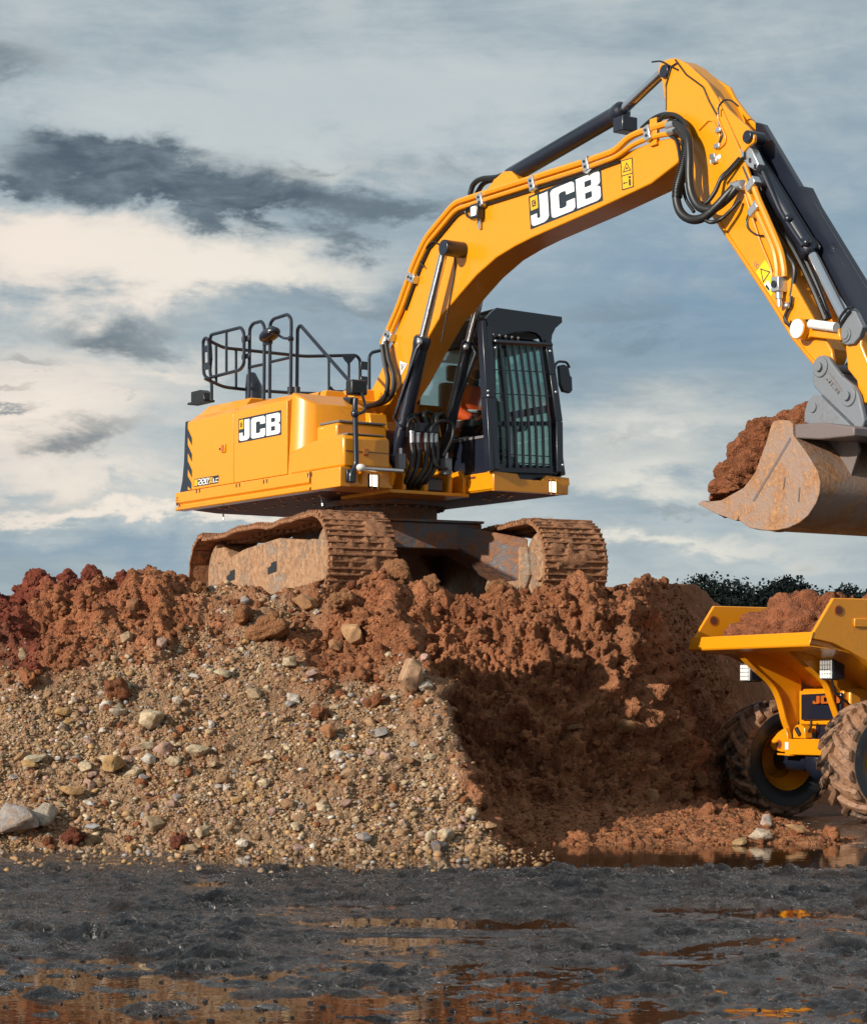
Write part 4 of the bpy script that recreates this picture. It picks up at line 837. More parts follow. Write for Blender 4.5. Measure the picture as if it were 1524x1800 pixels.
part(MB().prism_l(EX.fz([(1392,746),(1440,742),(1500,750),(1500,766),(1440,772),(1395,770)], -.56), -.55, .55), 'top_beam', 'worn_steel', bucket, .012)

# ---- cab
def FS(x, y):                            # raked front of the cab
    f_ = 1.55
    for _ in range(4): q = Fp(x, y, f_); f_ = 1.60 - .09*(q[2] - 1.47)
    return Vector(q)
def bar(p, q, t_, mb, depth=None):
    p, q = Vector(p), Vector(q); d = (q - p).normalized(); a = d.cross(Vector((1,0,0))); a = a.normalized() if a.length > .1 else Vector((0,1,0)); c_ = d.cross(a)
    dp = depth or t_; mb.loft([p + a*i*t_ + c_*j*dp for i, j in ((-1,-1),(1,-1),(1,1),(-1,1))], [q + a*i*t_ + c_*j*dp for i, j in ((-1,-1),(1,-1),(1,1),(-1,1))]); return mb
pf = [(.84,.30),(1.6,.30),(1.6,1.28),(.0,1.28),(.0,.50)]
b = MB(); b.prism_z([(.72,.31),(1.6,.31),(1.6,1.28),(-.05,1.28),(-.05,.31)], 1.275, 1.40); plat = part(b, 'cab_platform', 'yellow', None, .012)
b = MB(); b.box((.72,.295,1.29),(1.60,.335,1.47)); part(b, 'platform_side', 'yellow', plat, .006)
fr = MB(); fp_ = [Fp(x, y, 1.6) for x, y in ((868,828),(909,833),(914,842),(951,845),(960,836),(1000,840),(1001,852),(988,869),(868,862))]
fr.loft([(1.56, q[1], q[2]) for q in fp_], [(1.605, q[1], q[2]) for q in fp_]); part(fr, 'platform_front', 'yellow', plat, .005)
work_light(971, 856, 1.60, plat, .045, .055)
q = [L(x, y, .294) for x, y in ((800,857),(822,854),(822,840),(800,843))]; d = part(flat(q, [RECT], .002), 'control_panel', 'navy', plat); fill(q, [rect(.1,.1,.3,.5), rect(.4,.2,.55,.8), rect(.65,.3,.9,.7)], 'tread_grey', d)
q = [L(x, y, .294) for x, y in ((824,843),(836,841),(836,837),(824,839))]; part(flat(q, [RECT], .003), 'step_slot', 'dark_red', plat)
cab = MB(); cab.box((.0,.31,1.40),(1.5,1.26,1.50)); cab = part(cab, 'cab', 'navy', None, .01)
part(MB().box((.25,.345,1.48),(1.46,.375,1.88)), 'cab_side_panel', 'navy', cab, .01)
part(MB().box((.25,.338,1.845),(1.46,.344,1.87)), 'panel_trim', 'tread_grey', cab)
b = MB(); b.prism_l([(-.05,2.90),(.3,2.96),(1.2,2.96),(1.42,2.90),(1.42,2.84),(-.05,2.84)], .35, 1.14); part(b, 'cab_roof', 'navy', cab, .02)
for (l_, l2, f0, f1) in ((.36,.375,1.50,1.44),(1.225,1.10,1.54,1.40),(.36,.375,.02,.05),(1.225,1.10,.02,.05),(1.225,1.10,.62,.62)):
    b = MB(); bar((f0,l_,1.48),(f1,l2,2.88),.034,b,.040); part(b, 'cab_pillar', 'navy', cab, .008)
for l_, l2 in ((.352, .368), (1.222, 1.112)): part(MB().loft([(.06,l_-.005,1.90),(1.48,l_-.005,1.90),(1.48,l_+.005,1.90),(.06,l_+.005,1.90)], [(.06,l2-.005,2.86),(1.40,l2-.005,2.86),(1.40,l2+.005,2.86),(.06,l2+.005,2.86)]), 'side_window', 'clear_glass' if l_ < 1 else 'cab_glass', cab)
part(MB().box((.6,1.175,2.17),(1.5,1.215,2.25)), 'door_rail', 'navy', cab, .006); part(MB().box((.02,1.20,1.48),(.62,1.24,2.2)), 'door_panel', 'navy', cab, .006); part(MB().box((.62,1.242,1.5),(1.5,1.254,1.9)), 'door_window', 'cab_glass', cab)
part(MB().box((.0,.34,1.48),(.04,1.22,2.10)), 'rear_wall', 'navy', cab); part(MB().box((.015,.36,2.1),(.027,1.2,2.86)), 'rear_window', 'cab_glass', cab)
wp = [FS(x, y) for x, y in ((868,827),(976,831),(973,741),(951,604),(859,592),(862,700))]
b = MB(); b.loft([p - Vector((.045,0,0)) for p in wp], [p - Vector((.035,0,0)) for p in wp]); part(b, 'windscreen', 'cab_glass', cab)
part(bar(FS(866,744) - Vector((.03,0,0)), FS(972,744) - Vector((.03,0,0)), .022, MB()), 'windscreen_rail', 'navy', cab)
part(bar(FS(866,822) - Vector((.03,0,0)), FS(980,826) - Vector((.03,0,0)), .04, MB()), 'windscreen_rail', 'navy', cab)
# guard: hood over the roof, legs, bars
g_ = MB(); fa = [FS(x, y) for x, y in ((871,541),(985,557),(985.5,567),(974,577),(968,589),(966.5,601),(951,602),(947,592),(940,586),(929,583),(907,583.5),(888,588),(866,594),(858,594),(852,560),(862,548))]
g_.loft([p + Vector((.03,0,0)) for p in fa], [p + Vector((-.02,0,0)) for p in fa]); guard = part(g_, 'falling_object_guard', 'navy', None, .004)
t0, t1 = FS(871,541), FS(985,557)
b = MB(); b.loft([(t0.x, t0.y, t0.z-.03),(t1.x, t1.y, t1.z-.03),(t1.x, t1.y, t1.z),(t0.x, t0.y, t0.z)], [(.15, t0.y-.03, t0.z-.06),(.15, t1.y, t1.z-.06),(.15, t1.y, t1.z-.03),(.15, t0.y-.03, t0.z-.03)]); part(b, 'guard_roof', 'navy', guard, .006)
b = MB(); b.box((.15, .345, 2.90),(t0.x - .02, .375, 3.12)); part(b, 'guard_side', 'navy', guard, .006)
b = MB(); b.box((.15, 1.16, 2.98),(t0.x - .02, 1.19, 3.12)); part(b, 'guard_side', 'navy', guard, .006)
for pts, w_ in ([[(855,575),(861,700),(870,826)], .034], [[(846,565),(854,700),(861,828)], .026], [[(959,598),(968,660),(979,742),(980,831)], .042]):
    b = MB(); P = [FS(x, y) for x, y in pts]
    for a_, c_ in zip(P[:-1], P[1:]): bar(a_, c_, w_, b, .05)
    part(b, 'guard_leg', 'navy', guard, .006)
for i in range(7):
    x = 874 + i*12.0; P = [FS(x, 600 + i*1.3) + Vector((.035,0,0)), FS(x + 11, 690) + Vector((.035,0,0)), FS(x + 17, 760) + Vector((.035,0,0)), FS(x + 18.5, 822) + Vector((.035,0,0))]
    b = MB()
    for a_, c_ in zip(P[:-1], P[1:]): bar(a_, c_, .0125, b, .010)
    part(b, 'guard_bar', 'navy', guard)
for y in (602, 650, 692, 798, 812): part(MB().tube([FS(868, y) + Vector((.03,0,0)), FS(966, y + 5) + Vector((.03,0,0))], .006 if y > 610 else .03, 6), 'guard_wire', 'navy', guard)
for k in range(5): q = FS(866 + k*11, 592 + k*1.5); part(MB().tube([q + Vector((.05,-.03,.02)), q + Vector((-.02,.03,-.02))], .012, 6), 'wiper_hose', 'tread_grey', guard)
q = FS(961,618); 
for x, y in ((962,618),(972,690),(984,818),(866,600),(866,612),(853,688),(853,696)): q = FS(x, y); part(MB().ball((q.x + .05, q.y, q.z), .016, 8, 5), 'guard_bolt', 'steel_silver', guard)
# mirrors
mr = MB(); P = [Fp(x, y, 1.42) for x, y in ((982,642),(992,640),(1000,644),(1003,660),(1006,662),(1007,686),(1002,691),(990,688),(985,676))]
mr.loft([(1.42, p[1], p[2]) for p in P], [(1.36, p[1] + .01, p[2]) for p in P]); mir = part(mr, 'cab_mirror', 'navy', None, .014)
part(MB().tube(fillet([Fp(x, y, 1.40) for x, y in ((974,655),(976,640),(982,635),(996,636),(1001,646))], .03), .014, 8), 'mirror_arm', 'navy', mir)
# ---- handrails on the house
def rail(pts, plane, v, r=.0195, name='handrail', fil=.07):
    P = [(L if plane == 'l' else Fp)(x, y, v) for x, y in pts]; return part(MB().tube(fillet(P, fil) if fil else P, r, 8), name, 'navy')
h1 = rail([(371,630),(369,598),(371,588),(424,575),(429,585),(429,640),(422,650),(371,663),(369,652),(371,630)], 'l', -1.18)
rail([(398,581),(398,655)], 'l', -1.18, .016, 'rail_upright', 0)
rail([(372,703),(372,668),(358,660),(357,600),(361,593),(367,597),(368,640)], 'l', -1.20)
rail([(366,594),(371,600),(393,611),(536,626),(626,624),(633,632),(633,672)], 'f', -1.75)
rail([(360,665),(393,680),(436,685),(510,690),(620,694)], 'f', -1.75)
for x, y0, y1 in ((380,606,675),(415,615,682),(578,627,690)): rail([(x,y0),(x,y1)], 'f', -1.75, .016, 'rail_upright', 0)
rail([(580,680),(587,688),(608,688),(613,680),(613,628)], 'f', -1.75, .018)
part(MB().loft([Fp(x,y,-1.76) for x,y in ((600,624),(628,624),(618,636),(612,640),(606,634))],[Fp(x,y,-1.73) for x,y in ((600,624),(628,624),(618,636),(612,640),(606,634))]), 'rail_gusset', 'navy')
rail([(649,700),(649,626),(654,619),(668,616)], 'f', -1.2)
rail([(438,706),(439,577),(445,568),(460,564),(465,574),(464,702)], 'l', -1.10)
rail([(440,645),(464,640)], 'l', -1.10, .017, 'rail_upright', 0)
rail([(474,700),(475,568),(481,560),(506,552),(512,560),(511,690)], 'l', -1.10)
rail([(475,636),(511,628)], 'l', -1.10, .017, 'rail_upright', 0)
rail([(522,690),(523,578),(528,571),(616,672),(618,694)], 'l', -1.02)
for x, y in ((511,684),(522,684)): part(MB().tube([L(x,y-4,-1.08), L(x,y+9,-1.08)], .036, 10), 'rail_foot', 'navy')
for x0, y0, x1, y1, l_ in ((426,588,440,602,-1.15),(426,620,440,632,-1.15),(357,606,368,620,-1.19),(357,636,368,651,-1.19),(463,598,478,608,-1.11)):
    a_, c_ = L(x0, y1, l_), L(x1, y0, l_); part(MB().box((a_[0], l_-.012, a_[2]), (c_[0], l_+.012, c_[2])), 'hinge_plate', 'navy', None, .004)
for y0 in (636, 662): a_, c_ = Fp(634, y0+13, -1.7), Fp(648, y0, -1.7); part(MB().box((-1.71, a_[1], a_[2]), (-1.69, c_[1], c_[2])), 'hinge_plate', 'navy', None, .004)
q = L(474,588,-1.15); b = MB().ball(q, (.165,.10,.066), 18, 10); dm = part(b, 'convex_mirror', 'navy'); dm.data.transform(Matrix.Translation(q) @ Matrix.Rotation(R(-14), 4, 'Y') @ Matrix.Translation([-x for x in q]))
tubeL([(511,595),(498,594),(488,588),(484,576),(474,574),(470,582)], -1.12, .015, 'mirror_arm', 'navy', dm, .04)
part(MB().ball(L(511,595,-1.1), .036), 'mirror_clamp', 'navy', dm)
e0 = L(446,704,-.75); part(MB().tube([(e0[0],-.75,e0[2]-.1),(e0[0],-.75,e0[2]+.16),(e0[0]-.06,-.75,e0[2]+.30)], [.095,.095,.055], 16), 'exhaust_stack', 'navy')
a_, c_ = L(338,708,-1.1), L(358,684,-1.1); b = MB(); b.prism_l([(a_[0],a_[2]),(c_[0]+.06,a_[2]),(c_[0]+.02,c_[2]-.04),(c_[0]-.06,c_[2]),(a_[0],c_[2])], -1.12, -1.0); cm = part(b, 'rear_camera', 'black_rubber', None, .01)
part(MB().box((a_[0]-.06,-1.13,a_[2]-.02),(c_[0]+.06,-.99,a_[2]+.004)), 'camera_base', 'black_rubber', cm)
for (f0,f1,l0,l1,z1) in ((-.55,-.05,-.75,-.45,2.43),(-.45,.05,-.45,.28,2.46)): part(MB().loft([(f0,l0,2.33),(f1,l0,2.33),(f1,l1,2.33),(f0,l1,2.33)],[(f0+.05,l0+.04,z1),(f1-.03,l0+.04,z1),(f1-.03,l1-.04,z1),(f0+.05,l1-.04,z1)]), 'hood_cover', 'yellow', None, .012)
part(MB().loft([(.105,-.5,1.95),(.105,-.28,1.95),(.5,-.28,1.95),(.5,-.5,1.95)],[(.105,-.5,2.18),(.105,-.28,2.18),(.45,-.28,2.14),(.45,-.5,2.14)]), 'valve_cover', 'yellow', None, .012)
part(MB().tube([L(606,706,-.6), L(622,706,-.6)], .05, 12), 'swivel_fitting', 'black_rubber'); part(MB().tube([L(608,722,-.55), L(622,724,-.55)], .045, 12), 'swivel_fitting', 'black_rubber')
# step rail with work lamp
r_ = part(MB().tube(fillet([Fp(x, y, 1.29) for x, y in ((625,700),(624,712),(626,818),(617,832),(617,846))], .05), .028, 10), 'step_rail', 'navy')
a_, c_ = Fp(609,847,1.26), Fp(625,826,1.26); part(MB().box((1.235,a_[1],a_[2]),(1.275,c_[1],c_[2])), 'rail_foot', 'navy', r_, .006)
a_, c_ = Fp(615,693,1.25), Fp(643,669,1.25); part(MB().box((1.16,a_[1],a_[2]),(1.29,c_[1],c_[2])), 'mirror_head', 'black_rubber', r_, .02)
part(MB().tube(curve_pts([Fp(x, y, 1.31) for x, y in ((624,727),(634,726),(641,721),(641,710),(636,690))], 5), .015, 8), 'rail_bracket', 'navy', r_); part(MB().ball(Fp(624,727,1.30), .045), 'rail_clamp', 'navy', r_)
part(MB().tube([Fp(630,823,1.30), Fp(708,828,1.30)], .022, 10), 'guide_bar', 'steel_silver'); part(MB().ball(Fp(634,822,1.31), (.05,.06,.04)), 'bar_end', 'white_plate')
# hose bundle and valves at the boom foot
for i, x in enumerate((724, 734, 748, 758, 766)):
    p = Fp(x, 768 + (i % 2)*3, 1.12); fit_ = part(MB().tube([Vector(p) + Vector((0,0,.05)), Vector(p) - Vector((0,0,.06))], .026, 10), 'hose_fitting', 'steel_silver')
    part(MB().tube([Vector(p) + Vector((0,0,.045)), Vector(p) + Vector((0,0,.062))], .036, 10), 'fitting_nut', 'steel_silver', fit_)
    xb = 712 + i*9; part(MB().tube(curve_pts([Fp(x, 778, 1.12), Fp(x + 2, 800, 1.16), Fp(x - 3, 826, 1.18), Fp(xb, 848, 1.12), Fp(xb - 4, 858, 1.0)], 6), .026, 8), 'hydraulic_hose', 'black_rubber')
    part(MB().tube(curve_pts([Fp(x, 762, 1.12), Fp(x + 1, 748, 1.14), Fp(x - 6 + i*2, 736 - (i % 3)*5, 1.1), Fp(x + 12, 728, 1.0), Fp(x + 18, 742, .9), Fp(x+22, 770, .8)], 6), .022, 8), 'hydraulic_hose', 'black_rubber')
for pts in ([(716,768),(718,745),(726,735),(735,744),(734,756)], [(757,760),(762,748),(776,740),(790,742),(797,752),(795,770),(786,790),(779,802)], [(760,790),(764,812),(772,822),(786,824)]):
    part(MB().tube(curve_pts([Fp(x, y, 1.22) for x, y in pts], 6), .017, 8), 'hydraulic_hose', 'black_rubber')
q = Fp(736,752,1.1); part(MB().box((1.02,q[1]-.10,q[2]-.05),(1.16,q[1]+.22,q[2]+.05)), 'hose_manifold', 'navy', None, .008)
for x0, y0, x1, y1 in ((700,798,712,824),(781,806,793,834)):
    a_, c_ = Fp(x0, y1, 1.2), Fp(x1, y0, 1.2); vb = part(MB().box((1.13,a_[1],a_[2]),(1.22,c_[1],c_[2])), 'hose_burst_valve', 'grey_cast', None, .006)
    part(MB().cyl((1.175,(a_[1]+c_[1])/2,c_[2]),(1.175,(a_[1]+c_[1])/2,c_[2]+.06),.022), 'valve_stem', 'steel_silver', vb)
part(MB().box((.95,-.22,1.27),(1.12,.0,1.42)), 'swivel_block', 'navy', None, .02)

# ---- turntable, car body, tracks
b = MB(); b.cyl((0,0,1.0),(0,0,1.19),.56,n=48); part(b, 'turntable', 'muddy_steel')
b = MB(); b.cyl((0,0,1.175),(0,0,1.235),.66,n=56); ring = part(b, 'slew_ring', 'muddy_steel', None, .006)
for k in range(32): a = k/32*6.2832; part(MB().cyl((.62*math.cos(a),.62*math.sin(a),1.15),(.62*math.cos(a),.62*math.sin(a),1.176),.022,n=6), 'ring_bolt', 'muddy_steel', ring)
b = MB(); b.loft([T(*p) for p in ((-.75,-.8,.70),(.75,-.8,.70),(.75,.8,.70),(-.75,.8,.70))], [T(*p) for p in ((-.75,-.8,.985),(.75,-.8,.985),(.75,.8,.985),(-.75,.8,.985))]); cbody = part(b, 'car_body', 'muddy_steel', None, .015)
b = MB(); b.loft([T(*p) for p in ((-.78,-.8,.985),(.80,-.8,.985),(.80,.8,.985),(-.78,.8,.985))], [T(*p) for p in ((-.78,-.8,1.01),(.80,-.8,1.01),(.80,.8,1.01),(-.78,.8,1.01))]); part(b, 'top_plate', 'muddy_steel', cbody)
for s in (-1, 1):
    for e in (-1, 1):
        b = MB(); b.loft([T(*p) for p in ((e*.25,s*.5,.72),(e*.74,s*.5,.72),(e*.74,s*.5,.97),(e*.25,s*.5,.97))], [T(*p) for p in ((e*.7,s*1.05,.30),(e*1.35,s*1.05,.30),(e*1.35,s*1.05,.80),(e*.7,s*1.05,.80))]); part(b, 'frame_leg', 'muddy_steel', cbody, .02)
# track shoe: plate with three grousers, caked with mud
def shoe_mesh():
    b = MB(); w2 = .365; b.box((-.098,-w2,-.012),(.098,w2,.012))
    for x in (-.068, .0, .068): b.loft([(x-.013,-w2,.012),(x+.013,-w2,.012),(x+.013,w2,.012),(x-.013,w2,.012)], [(x-.007,-w2+.004,.040),(x+.007,-w2+.004,.040),(x+.007,w2-.004,.040),(x-.007,w2-.004,.040)])
    b.box((-.06,-.10,-.05),(.06,-.04,-.012)); b.box((-.06,.04,-.05),(.06,.10,-.012)); return b.mesh('track_shoe')
SHOE = shoe_mesh(); SHOE.materials.append(M['muddy_track']); 
for p_ in SHOE.polygons: p_.use_smooth = False
def path_pts():
    r = .45; P = []
    for a in np.linspace(90, -90, 16): P.append((1.68 + r*math.cos(R(a)), .49 + r*math.sin(R(a))))
    for x in np.linspace(1.5, -1.5, 8): P.append((x, .04))
    for a in np.linspace(-90, -270, 16): P.append((-1.56 + r*math.cos(R(a)), .49 + r*math.sin(R(a))))
    for x in np.linspace(-1.5, 1.5, 18): P.append((x, 0.94 - .040*abs(math.sin(x*2.1 + .4)) + .012*math.sin(x*9) - .02*(x < -1)))
    return P + [P[0]]
PP = np.array(path_pts()); seg = np.linalg.norm(np.diff(PP, axis=0), axis=1); cum = np.concatenate([[0], np.cumsum(seg)]); NSH = 50
for s in (-1, 1):
    lc = s*1.195; trk = tag(bpy.data.objects.new('track', None)); COL.objects.link(trk); trk.parent = exc
    for k in range(NSH):
        d0 = cum[-1]*k/NSH; e_ = .02
        x, z = np.interp(d0, cum, PP[:, 0]), np.interp(d0, cum, PP[:, 1]); x1, z1 = np.interp((d0 + e_) % cum[-1], cum, PP[:, 0]), np.interp((d0 + e_) % cum[-1], cum, PP[:, 1])
        o = bpy.data.objects.new('track_shoe', SHOE); COL.objects.link(o); o.parent = trk
        tx, tz = x1 - x, z1 - z; n_ = math.hypot(tx, tz) or 1; tx /= n_; tz /= n_
        mtx = Matrix.Translation(T(x, lc, z)) @ Matrix.Rotation(_dr, 4, 'Z') @ Matrix(((tx, 0, -tz, 0), (0, 1, 0, 0), (tz, 0, tx, 0), (0, 0, 0, 1)))
        o.matrix_local = mtx
    na, nb = 330, 27; A_ = np.linspace(0, cum[-1], na, endpoint=False); xx = np.interp(A_, cum, PP[:, 0]); zz = np.interp(A_, cum, PP[:, 1])
    tx = np.roll(xx, -1) - np.roll(xx, 1); tz = np.roll(zz, -1) - np.roll(zz, 1); ln = np.hypot(tx, tz); nxx, nzz = -tz/ln, tx/ln
    LL = np.linspace(-.362, .362, nb); AA, LB = np.meshgrid(A_, LL, indexing='ij'); q1 = fbm(AA*5, LB*5 + 9*s, AA*0 + 1.5, 4, .6); q2, _i = worley(AA/.075, LB/.075, AA*0 + .5 + s)
    off = 0.016 + 0.030*q1 + 0.030*dome(q2, .8)*(_rnd[_i] > .45); off = np.clip(off, -.01, .052); off[:, 0] = off[:, -1] = -.02
    PX = xx[:, None] + nxx[:, None]*off*1.0; PZ = zz[:, None] + nzz[:, None]*off; mbm = MB(); mbm.v = [T(float(PX[i, j]), lc + float(LB[i, j]), float(PZ[i, j])) for i in range(na) for j in range(nb)]
    mbm.f = [(i*nb + j, i*nb + j + 1, ((i+1) % na)*nb + j + 1, ((i+1) % na)*nb + j) for i in range(na) for j in range(nb - 1)]
    tag(part(mbm, 'caked_mud', 'muddy_track', trk), kind='stuff')
    def Tm(mb): mb.v = [T(*v) for v in mb.v]; return mb
    fr_ = MB().prism_l([(-1.45,.22),(1.35,.22),(1.50,.42),(1.42,.70),(.4,.79),(-.6,.74),(-1.45,.62)], lc - .22, lc + .22); frm = part(Tm(fr_), 'track_frame', 'muddy_frame', trk, .02)
    for e in (-1.56, 1.68):
        wv = MB().cyl((e, lc - .17, .49), (e, lc + .17, .49), .37, n=32); part(Tm(wv), 'sprocket' if e < 0 else 'idler', 'muddy_frame', trk, .02)
        wv = MB().cyl((e, lc - .21, .49), (e, lc + .21, .49), .16, n=24); part(Tm(wv), 'hub', 'muddy_frame', trk, .01)
    for k in range(8):
        wv = MB().cyl((-1.25 + k*.36, lc - .19, .17), (-1.25 + k*.36, lc + .19, .17), .09, n=16); part(Tm(wv), 'track_roller', 'muddy_frame', trk)
    ho = MB(); [ho.prism_l([(x,z),(x+.26,z+.02),(x+.26,z+.13),(x+.10,z+.12),(x+.10,z+.09),(x,z+.07)], lc - s*-.222 - .0, lc + s*.224) for x, z in ((-1.15,.40),(.12,.42))]; part(Tm(ho), 'frame_opening', 'black_rubber', trk)
    fl = MB().prism_l([(-1.3,.20),(1.3,.20),(1.3,.235),(-1.3,.235)], lc - .25, lc + .25); part(Tm(fl), 'frame_flange', 'muddy_frame', trk, .006)
    gd = MB().prism_l([(1.35,.25),(1.78,.30),(1.86,.49),(1.78,.68),(1.35,.72)], lc + s*.20, lc + s*.235); part(Tm(gd), 'idler_guard', 'muddy_frame', trk, .012)

# ---- operator in the cab
per = empty('person', EX.w(.53, .78, 1.95), EX.rz); tag(per, 'bearded excavator operator in an orange hi-vis jacket seated in the cab', 'person')
def skin(name, verts, edges, mat, parent, sub=2):
    me = bpy.data.meshes.new(name); me.from_pydata([v[0] for v in verts], edges, []); o = bpy.data.objects.new(name, me); COL.objects.link(o); o.parent = parent
    me.materials.append(M[mat]); md = o.modifiers.new('skin', 'SKIN'); md.use_smooth_shade = True
    for i, v in enumerate(verts): r_ = v[1]; me.skin_vertices[0].data[i].radius = r_ if isinstance(r_, tuple) else (r_, r_); me.skin_vertices[0].data[i].use_root = (i == 0)
    o.modifiers.new('sub', 'SUBSURF').levels = sub; o.modifiers[-1].render_levels = sub; return o
def limb(s):
    return [((.0,s*.19,.50),.062),((.08,s*.27,.28),.050),((.27,s*.25,.17),.044),((.36,s*.22,.16),.036)]
V = [((0,0,.08),(.15,.17)),((0,0,.26),(.13,.16)),((-.01,0,.42),(.12,.17)),((0,0,.53),(.075,.08)),((.02,0,.62),.056),((.035,0,.70),.07)]; E_ = [(0,1),(1,2),(2,3),(3,4),(4,5)]
for s in (-1, 1):
    k = len(V); V += limb(s); E_ += [(2,k),(k,k+1),(k+1,k+2),(k+2,k+3)]
    k = len(V); V += [((.16,s*.10,.06),.085),((.46,s*.13,.10),.066),((.55,s*.13,-.02),.056),((.60,s*.13,-.34),.042),((.70,s*.13,-.38),.04)]; E_ += [(0,k),(k,k+1),(k+1,k+2),(k+2,k+3),(k+3,k+4)]
bodyp = skin('body', V, E_, 'dark_cloth', per)
J = [((0,0,.06),(.175,.20)),((0,0,.26),(.155,.185)),((-.01,0,.43),(.14,.195)),((0,0,.535),(.095,.10)),((.01,0,.585),(.074,.078))]; JE = [(0,1),(1,2),(2,3),(3,4)]
for s in (-1, 1):
    k = len(J); J += [((.0,s*.20,.49),.082),((.08,s*.285,.28),.070),((.26,s*.255,.175),.062),((.335,s*.225,.165),.050)]; JE += [(2,k),(k,k+1),(k+1,k+2),(k+2,k+3)]
jk = skin('jacket', J, JE, 'hi_vis', per)
tp = MB(); [tp.tube([(.165*math.cos(a)*1.12, .20*math.sin(a)*1.06, z_) for a in np.linspace(0, 6.2832, 25)], .018, 6, False) for z_ in (.16, .27)]; part(tp, 'reflective_band', 'reflective_tape', jk)
hd = MB().ball((.045,0,.76), (.098,.078,.122), 20, 14).ball((.035,0,.66),(.055,.055,.07),12,8); head = part(hd, 'head', 'skin', per)
nb = MB(); nb.loft([(.128,-.010,.785),(.128,.010,.785),(.140,.018,.748),(.140,-.018,.748)], [(.132,-.006,.785),(.132,.006,.785),(.168,.012,.748),(.168,-.012,.748)]); part(nb, 'nose', 'skin', head)
part(MB().ball((.04,-.08,.757),(.02,.012,.032),10,6).ball((.04,.08,.757),(.02,.012,.032),10,6), 'ear', 'skin', head)
part(MB().ball((.127,-.032,.782),(.012,.015,.009),8,6).ball((.127,.032,.782),(.012,.015,.009),8,6), 'eye', 'dark_cloth', head)
part(MB().ball((.088,0,.692),(.062,.066,.062),14,8), 'beard', 'hair', head); part(MB().ball((.138,0,.716),(.010,.026,.007),10,6), 'mouth', 'decal_orange', head)
part(MB().ball((.028,0,.792),(.102,.083,.106),18,12), 'hair', 'hair', head)
for s in (-1, 1):
    c0 = Vector((.385, s*.215, .16)); pm = MB().ball(c0, (.045,.028,.045), 12, 8)
    for i, ln in enumerate((.070,.080,.075,.058)):
        a_ = c0 + Vector((.028, s*(-.004), .033 - i*.021)); pm.tube([a_, a_ + Vector((ln*.45, s*-.012, .004)), a_ + Vector((ln*.72, s*-.035, -.012)), a_ + Vector((ln*.62, s*-.052, -.030))], [.0095,.009,.0085,.007], 7)
    a_ = c0 + Vector((.0, s*-.02, .035)); pm.tube([a_, a_ + Vector((.030, s*-.03, .018)), a_ + Vector((.055, s*-.042, .006))], [.011,.010,.008], 7); part(pm, 'hand', 'skin', per)
st = MB().box((-.20,-.25,-.14),(.34,.25,-.02)); seat = part(st, 'driver_seat', 'dark_cloth', None, .03); seat.location = (.53,.78,1.95)
bkr = MB().box((-.34,-.24,-.02),(-.19,.24,.62)); bkr = part(bkr, 'seat_back', 'dark_cloth', seat, .04); part(MB().box((-.33,-.14,.64),(-.24,.14,.82)), 'headrest', 'dark_cloth', seat, .03)
for s in (-1, 1):
    cn = part(MB().box((.05,s*.30-.07,.05),(.52,s*.30+.07,.14)), 'armrest_console', 'dark_cloth', seat, .02); part(MB().tube([(.44,s*.24,.12),(.45,s*.225,.24)], [.016,.026], 10), 'joystick', 'black_rubber', cn)
part(MB().box((.72,-.30,-.1),(.80,-.10,.30)), 'monitor', 'black_rubber', seat, .015)

# ---- soil in the bucket
def lumpy(name, mat, radii, seed, sub=5, amp=(.22,.10,.045), scl=(.55,.22,.09), col=C_BROWN, zmin=None, warp=.25):
    bm = bmesh.new(); bmesh.ops.create_icosphere(bm, subdivisions=sub, radius=1.0); me = bpy.data.meshes.new(name); bm.to_mesh(me); bm.free()
    n = len(me.vertices); co = np.empty(n*3, np.float32); me.vertices.foreach_get('co', co); D_ = co.reshape(-1, 3).astype(float)
    P_ = D_*np.array(radii); off = seed*3.71; d = 0; mean_r = float(np.mean(radii)); tnt = 0
    for a_, s_ in zip(amp, scl):
        F_, I_ = worley(P_[:, 0]/(s_*mean_r) + off, P_[:, 1]/(s_*mean_r) + off, P_[:, 2]/(s_*mean_r) - off); d = d + a_*mean_r*dome(F_, .85)*(_rnd[I_] > .25); tnt = _rnd[I_]
    d = d + warp*mean_r*fbm(P_[:, 0]/mean_r + off, P_[:, 1]/mean_r, P_[:, 2]/mean_r, 3)
    P_ = P_ + D_*d[:, None]
    if callable(zmin): P_[:, 2] = np.maximum(P_[:, 2], zmin(P_[:, 0]))
    elif zmin is not None: P_[:, 2] = np.maximum(P_[:, 2], zmin)
    me.vertices.foreach_set('co', P_.astype(np.float32).ravel()); me.update()
    at = me.color_attributes.new('tint', 'FLOAT_COLOR', 'POINT'); c_ = np.asarray(col)[None]*(0.8 + .45*tnt[:, None]); at.data.foreach_set('color', np.concatenate([c_, np.ones((n, 1))], 1).astype(np.float32).ravel())
    for p_ in me.polygons: p_.use_smooth = True
    if mat: me.materials.append(M[mat])
    return me
hm = lumpy('soil_heap', 'earth', (.50, .50, .20), 3, 6, (.30,.24,.12), (.55,.24,.10), C_BROWN*0.85, lambda x_: .03 - np.clip((x_ + .46)*.6, 0, .28))
a_, c_ = Vector(L(1240,880,-.5)), Vector(L(1362,742,-.5)); ang = math.atan2(c_.z - a_.z, c_.x - a_.x); mid_ = (a_ + c_)/2
heap = bpy.data.objects.new('soil_heap', hm); COL.objects.link(heap)
hc = Vector((mid_.x + .01, 0.0, mid_.z - .02)); heap.matrix_world = Matrix.Translation(EX.w(*hc)) @ Matrix.Rotation(EX.rz, 4, 'Z') @ Matrix.Rotation(-ang, 4, 'Y')
tag(heap, 'crumbly brown earth heaped in the raised excavator bucket', 'soil heap')
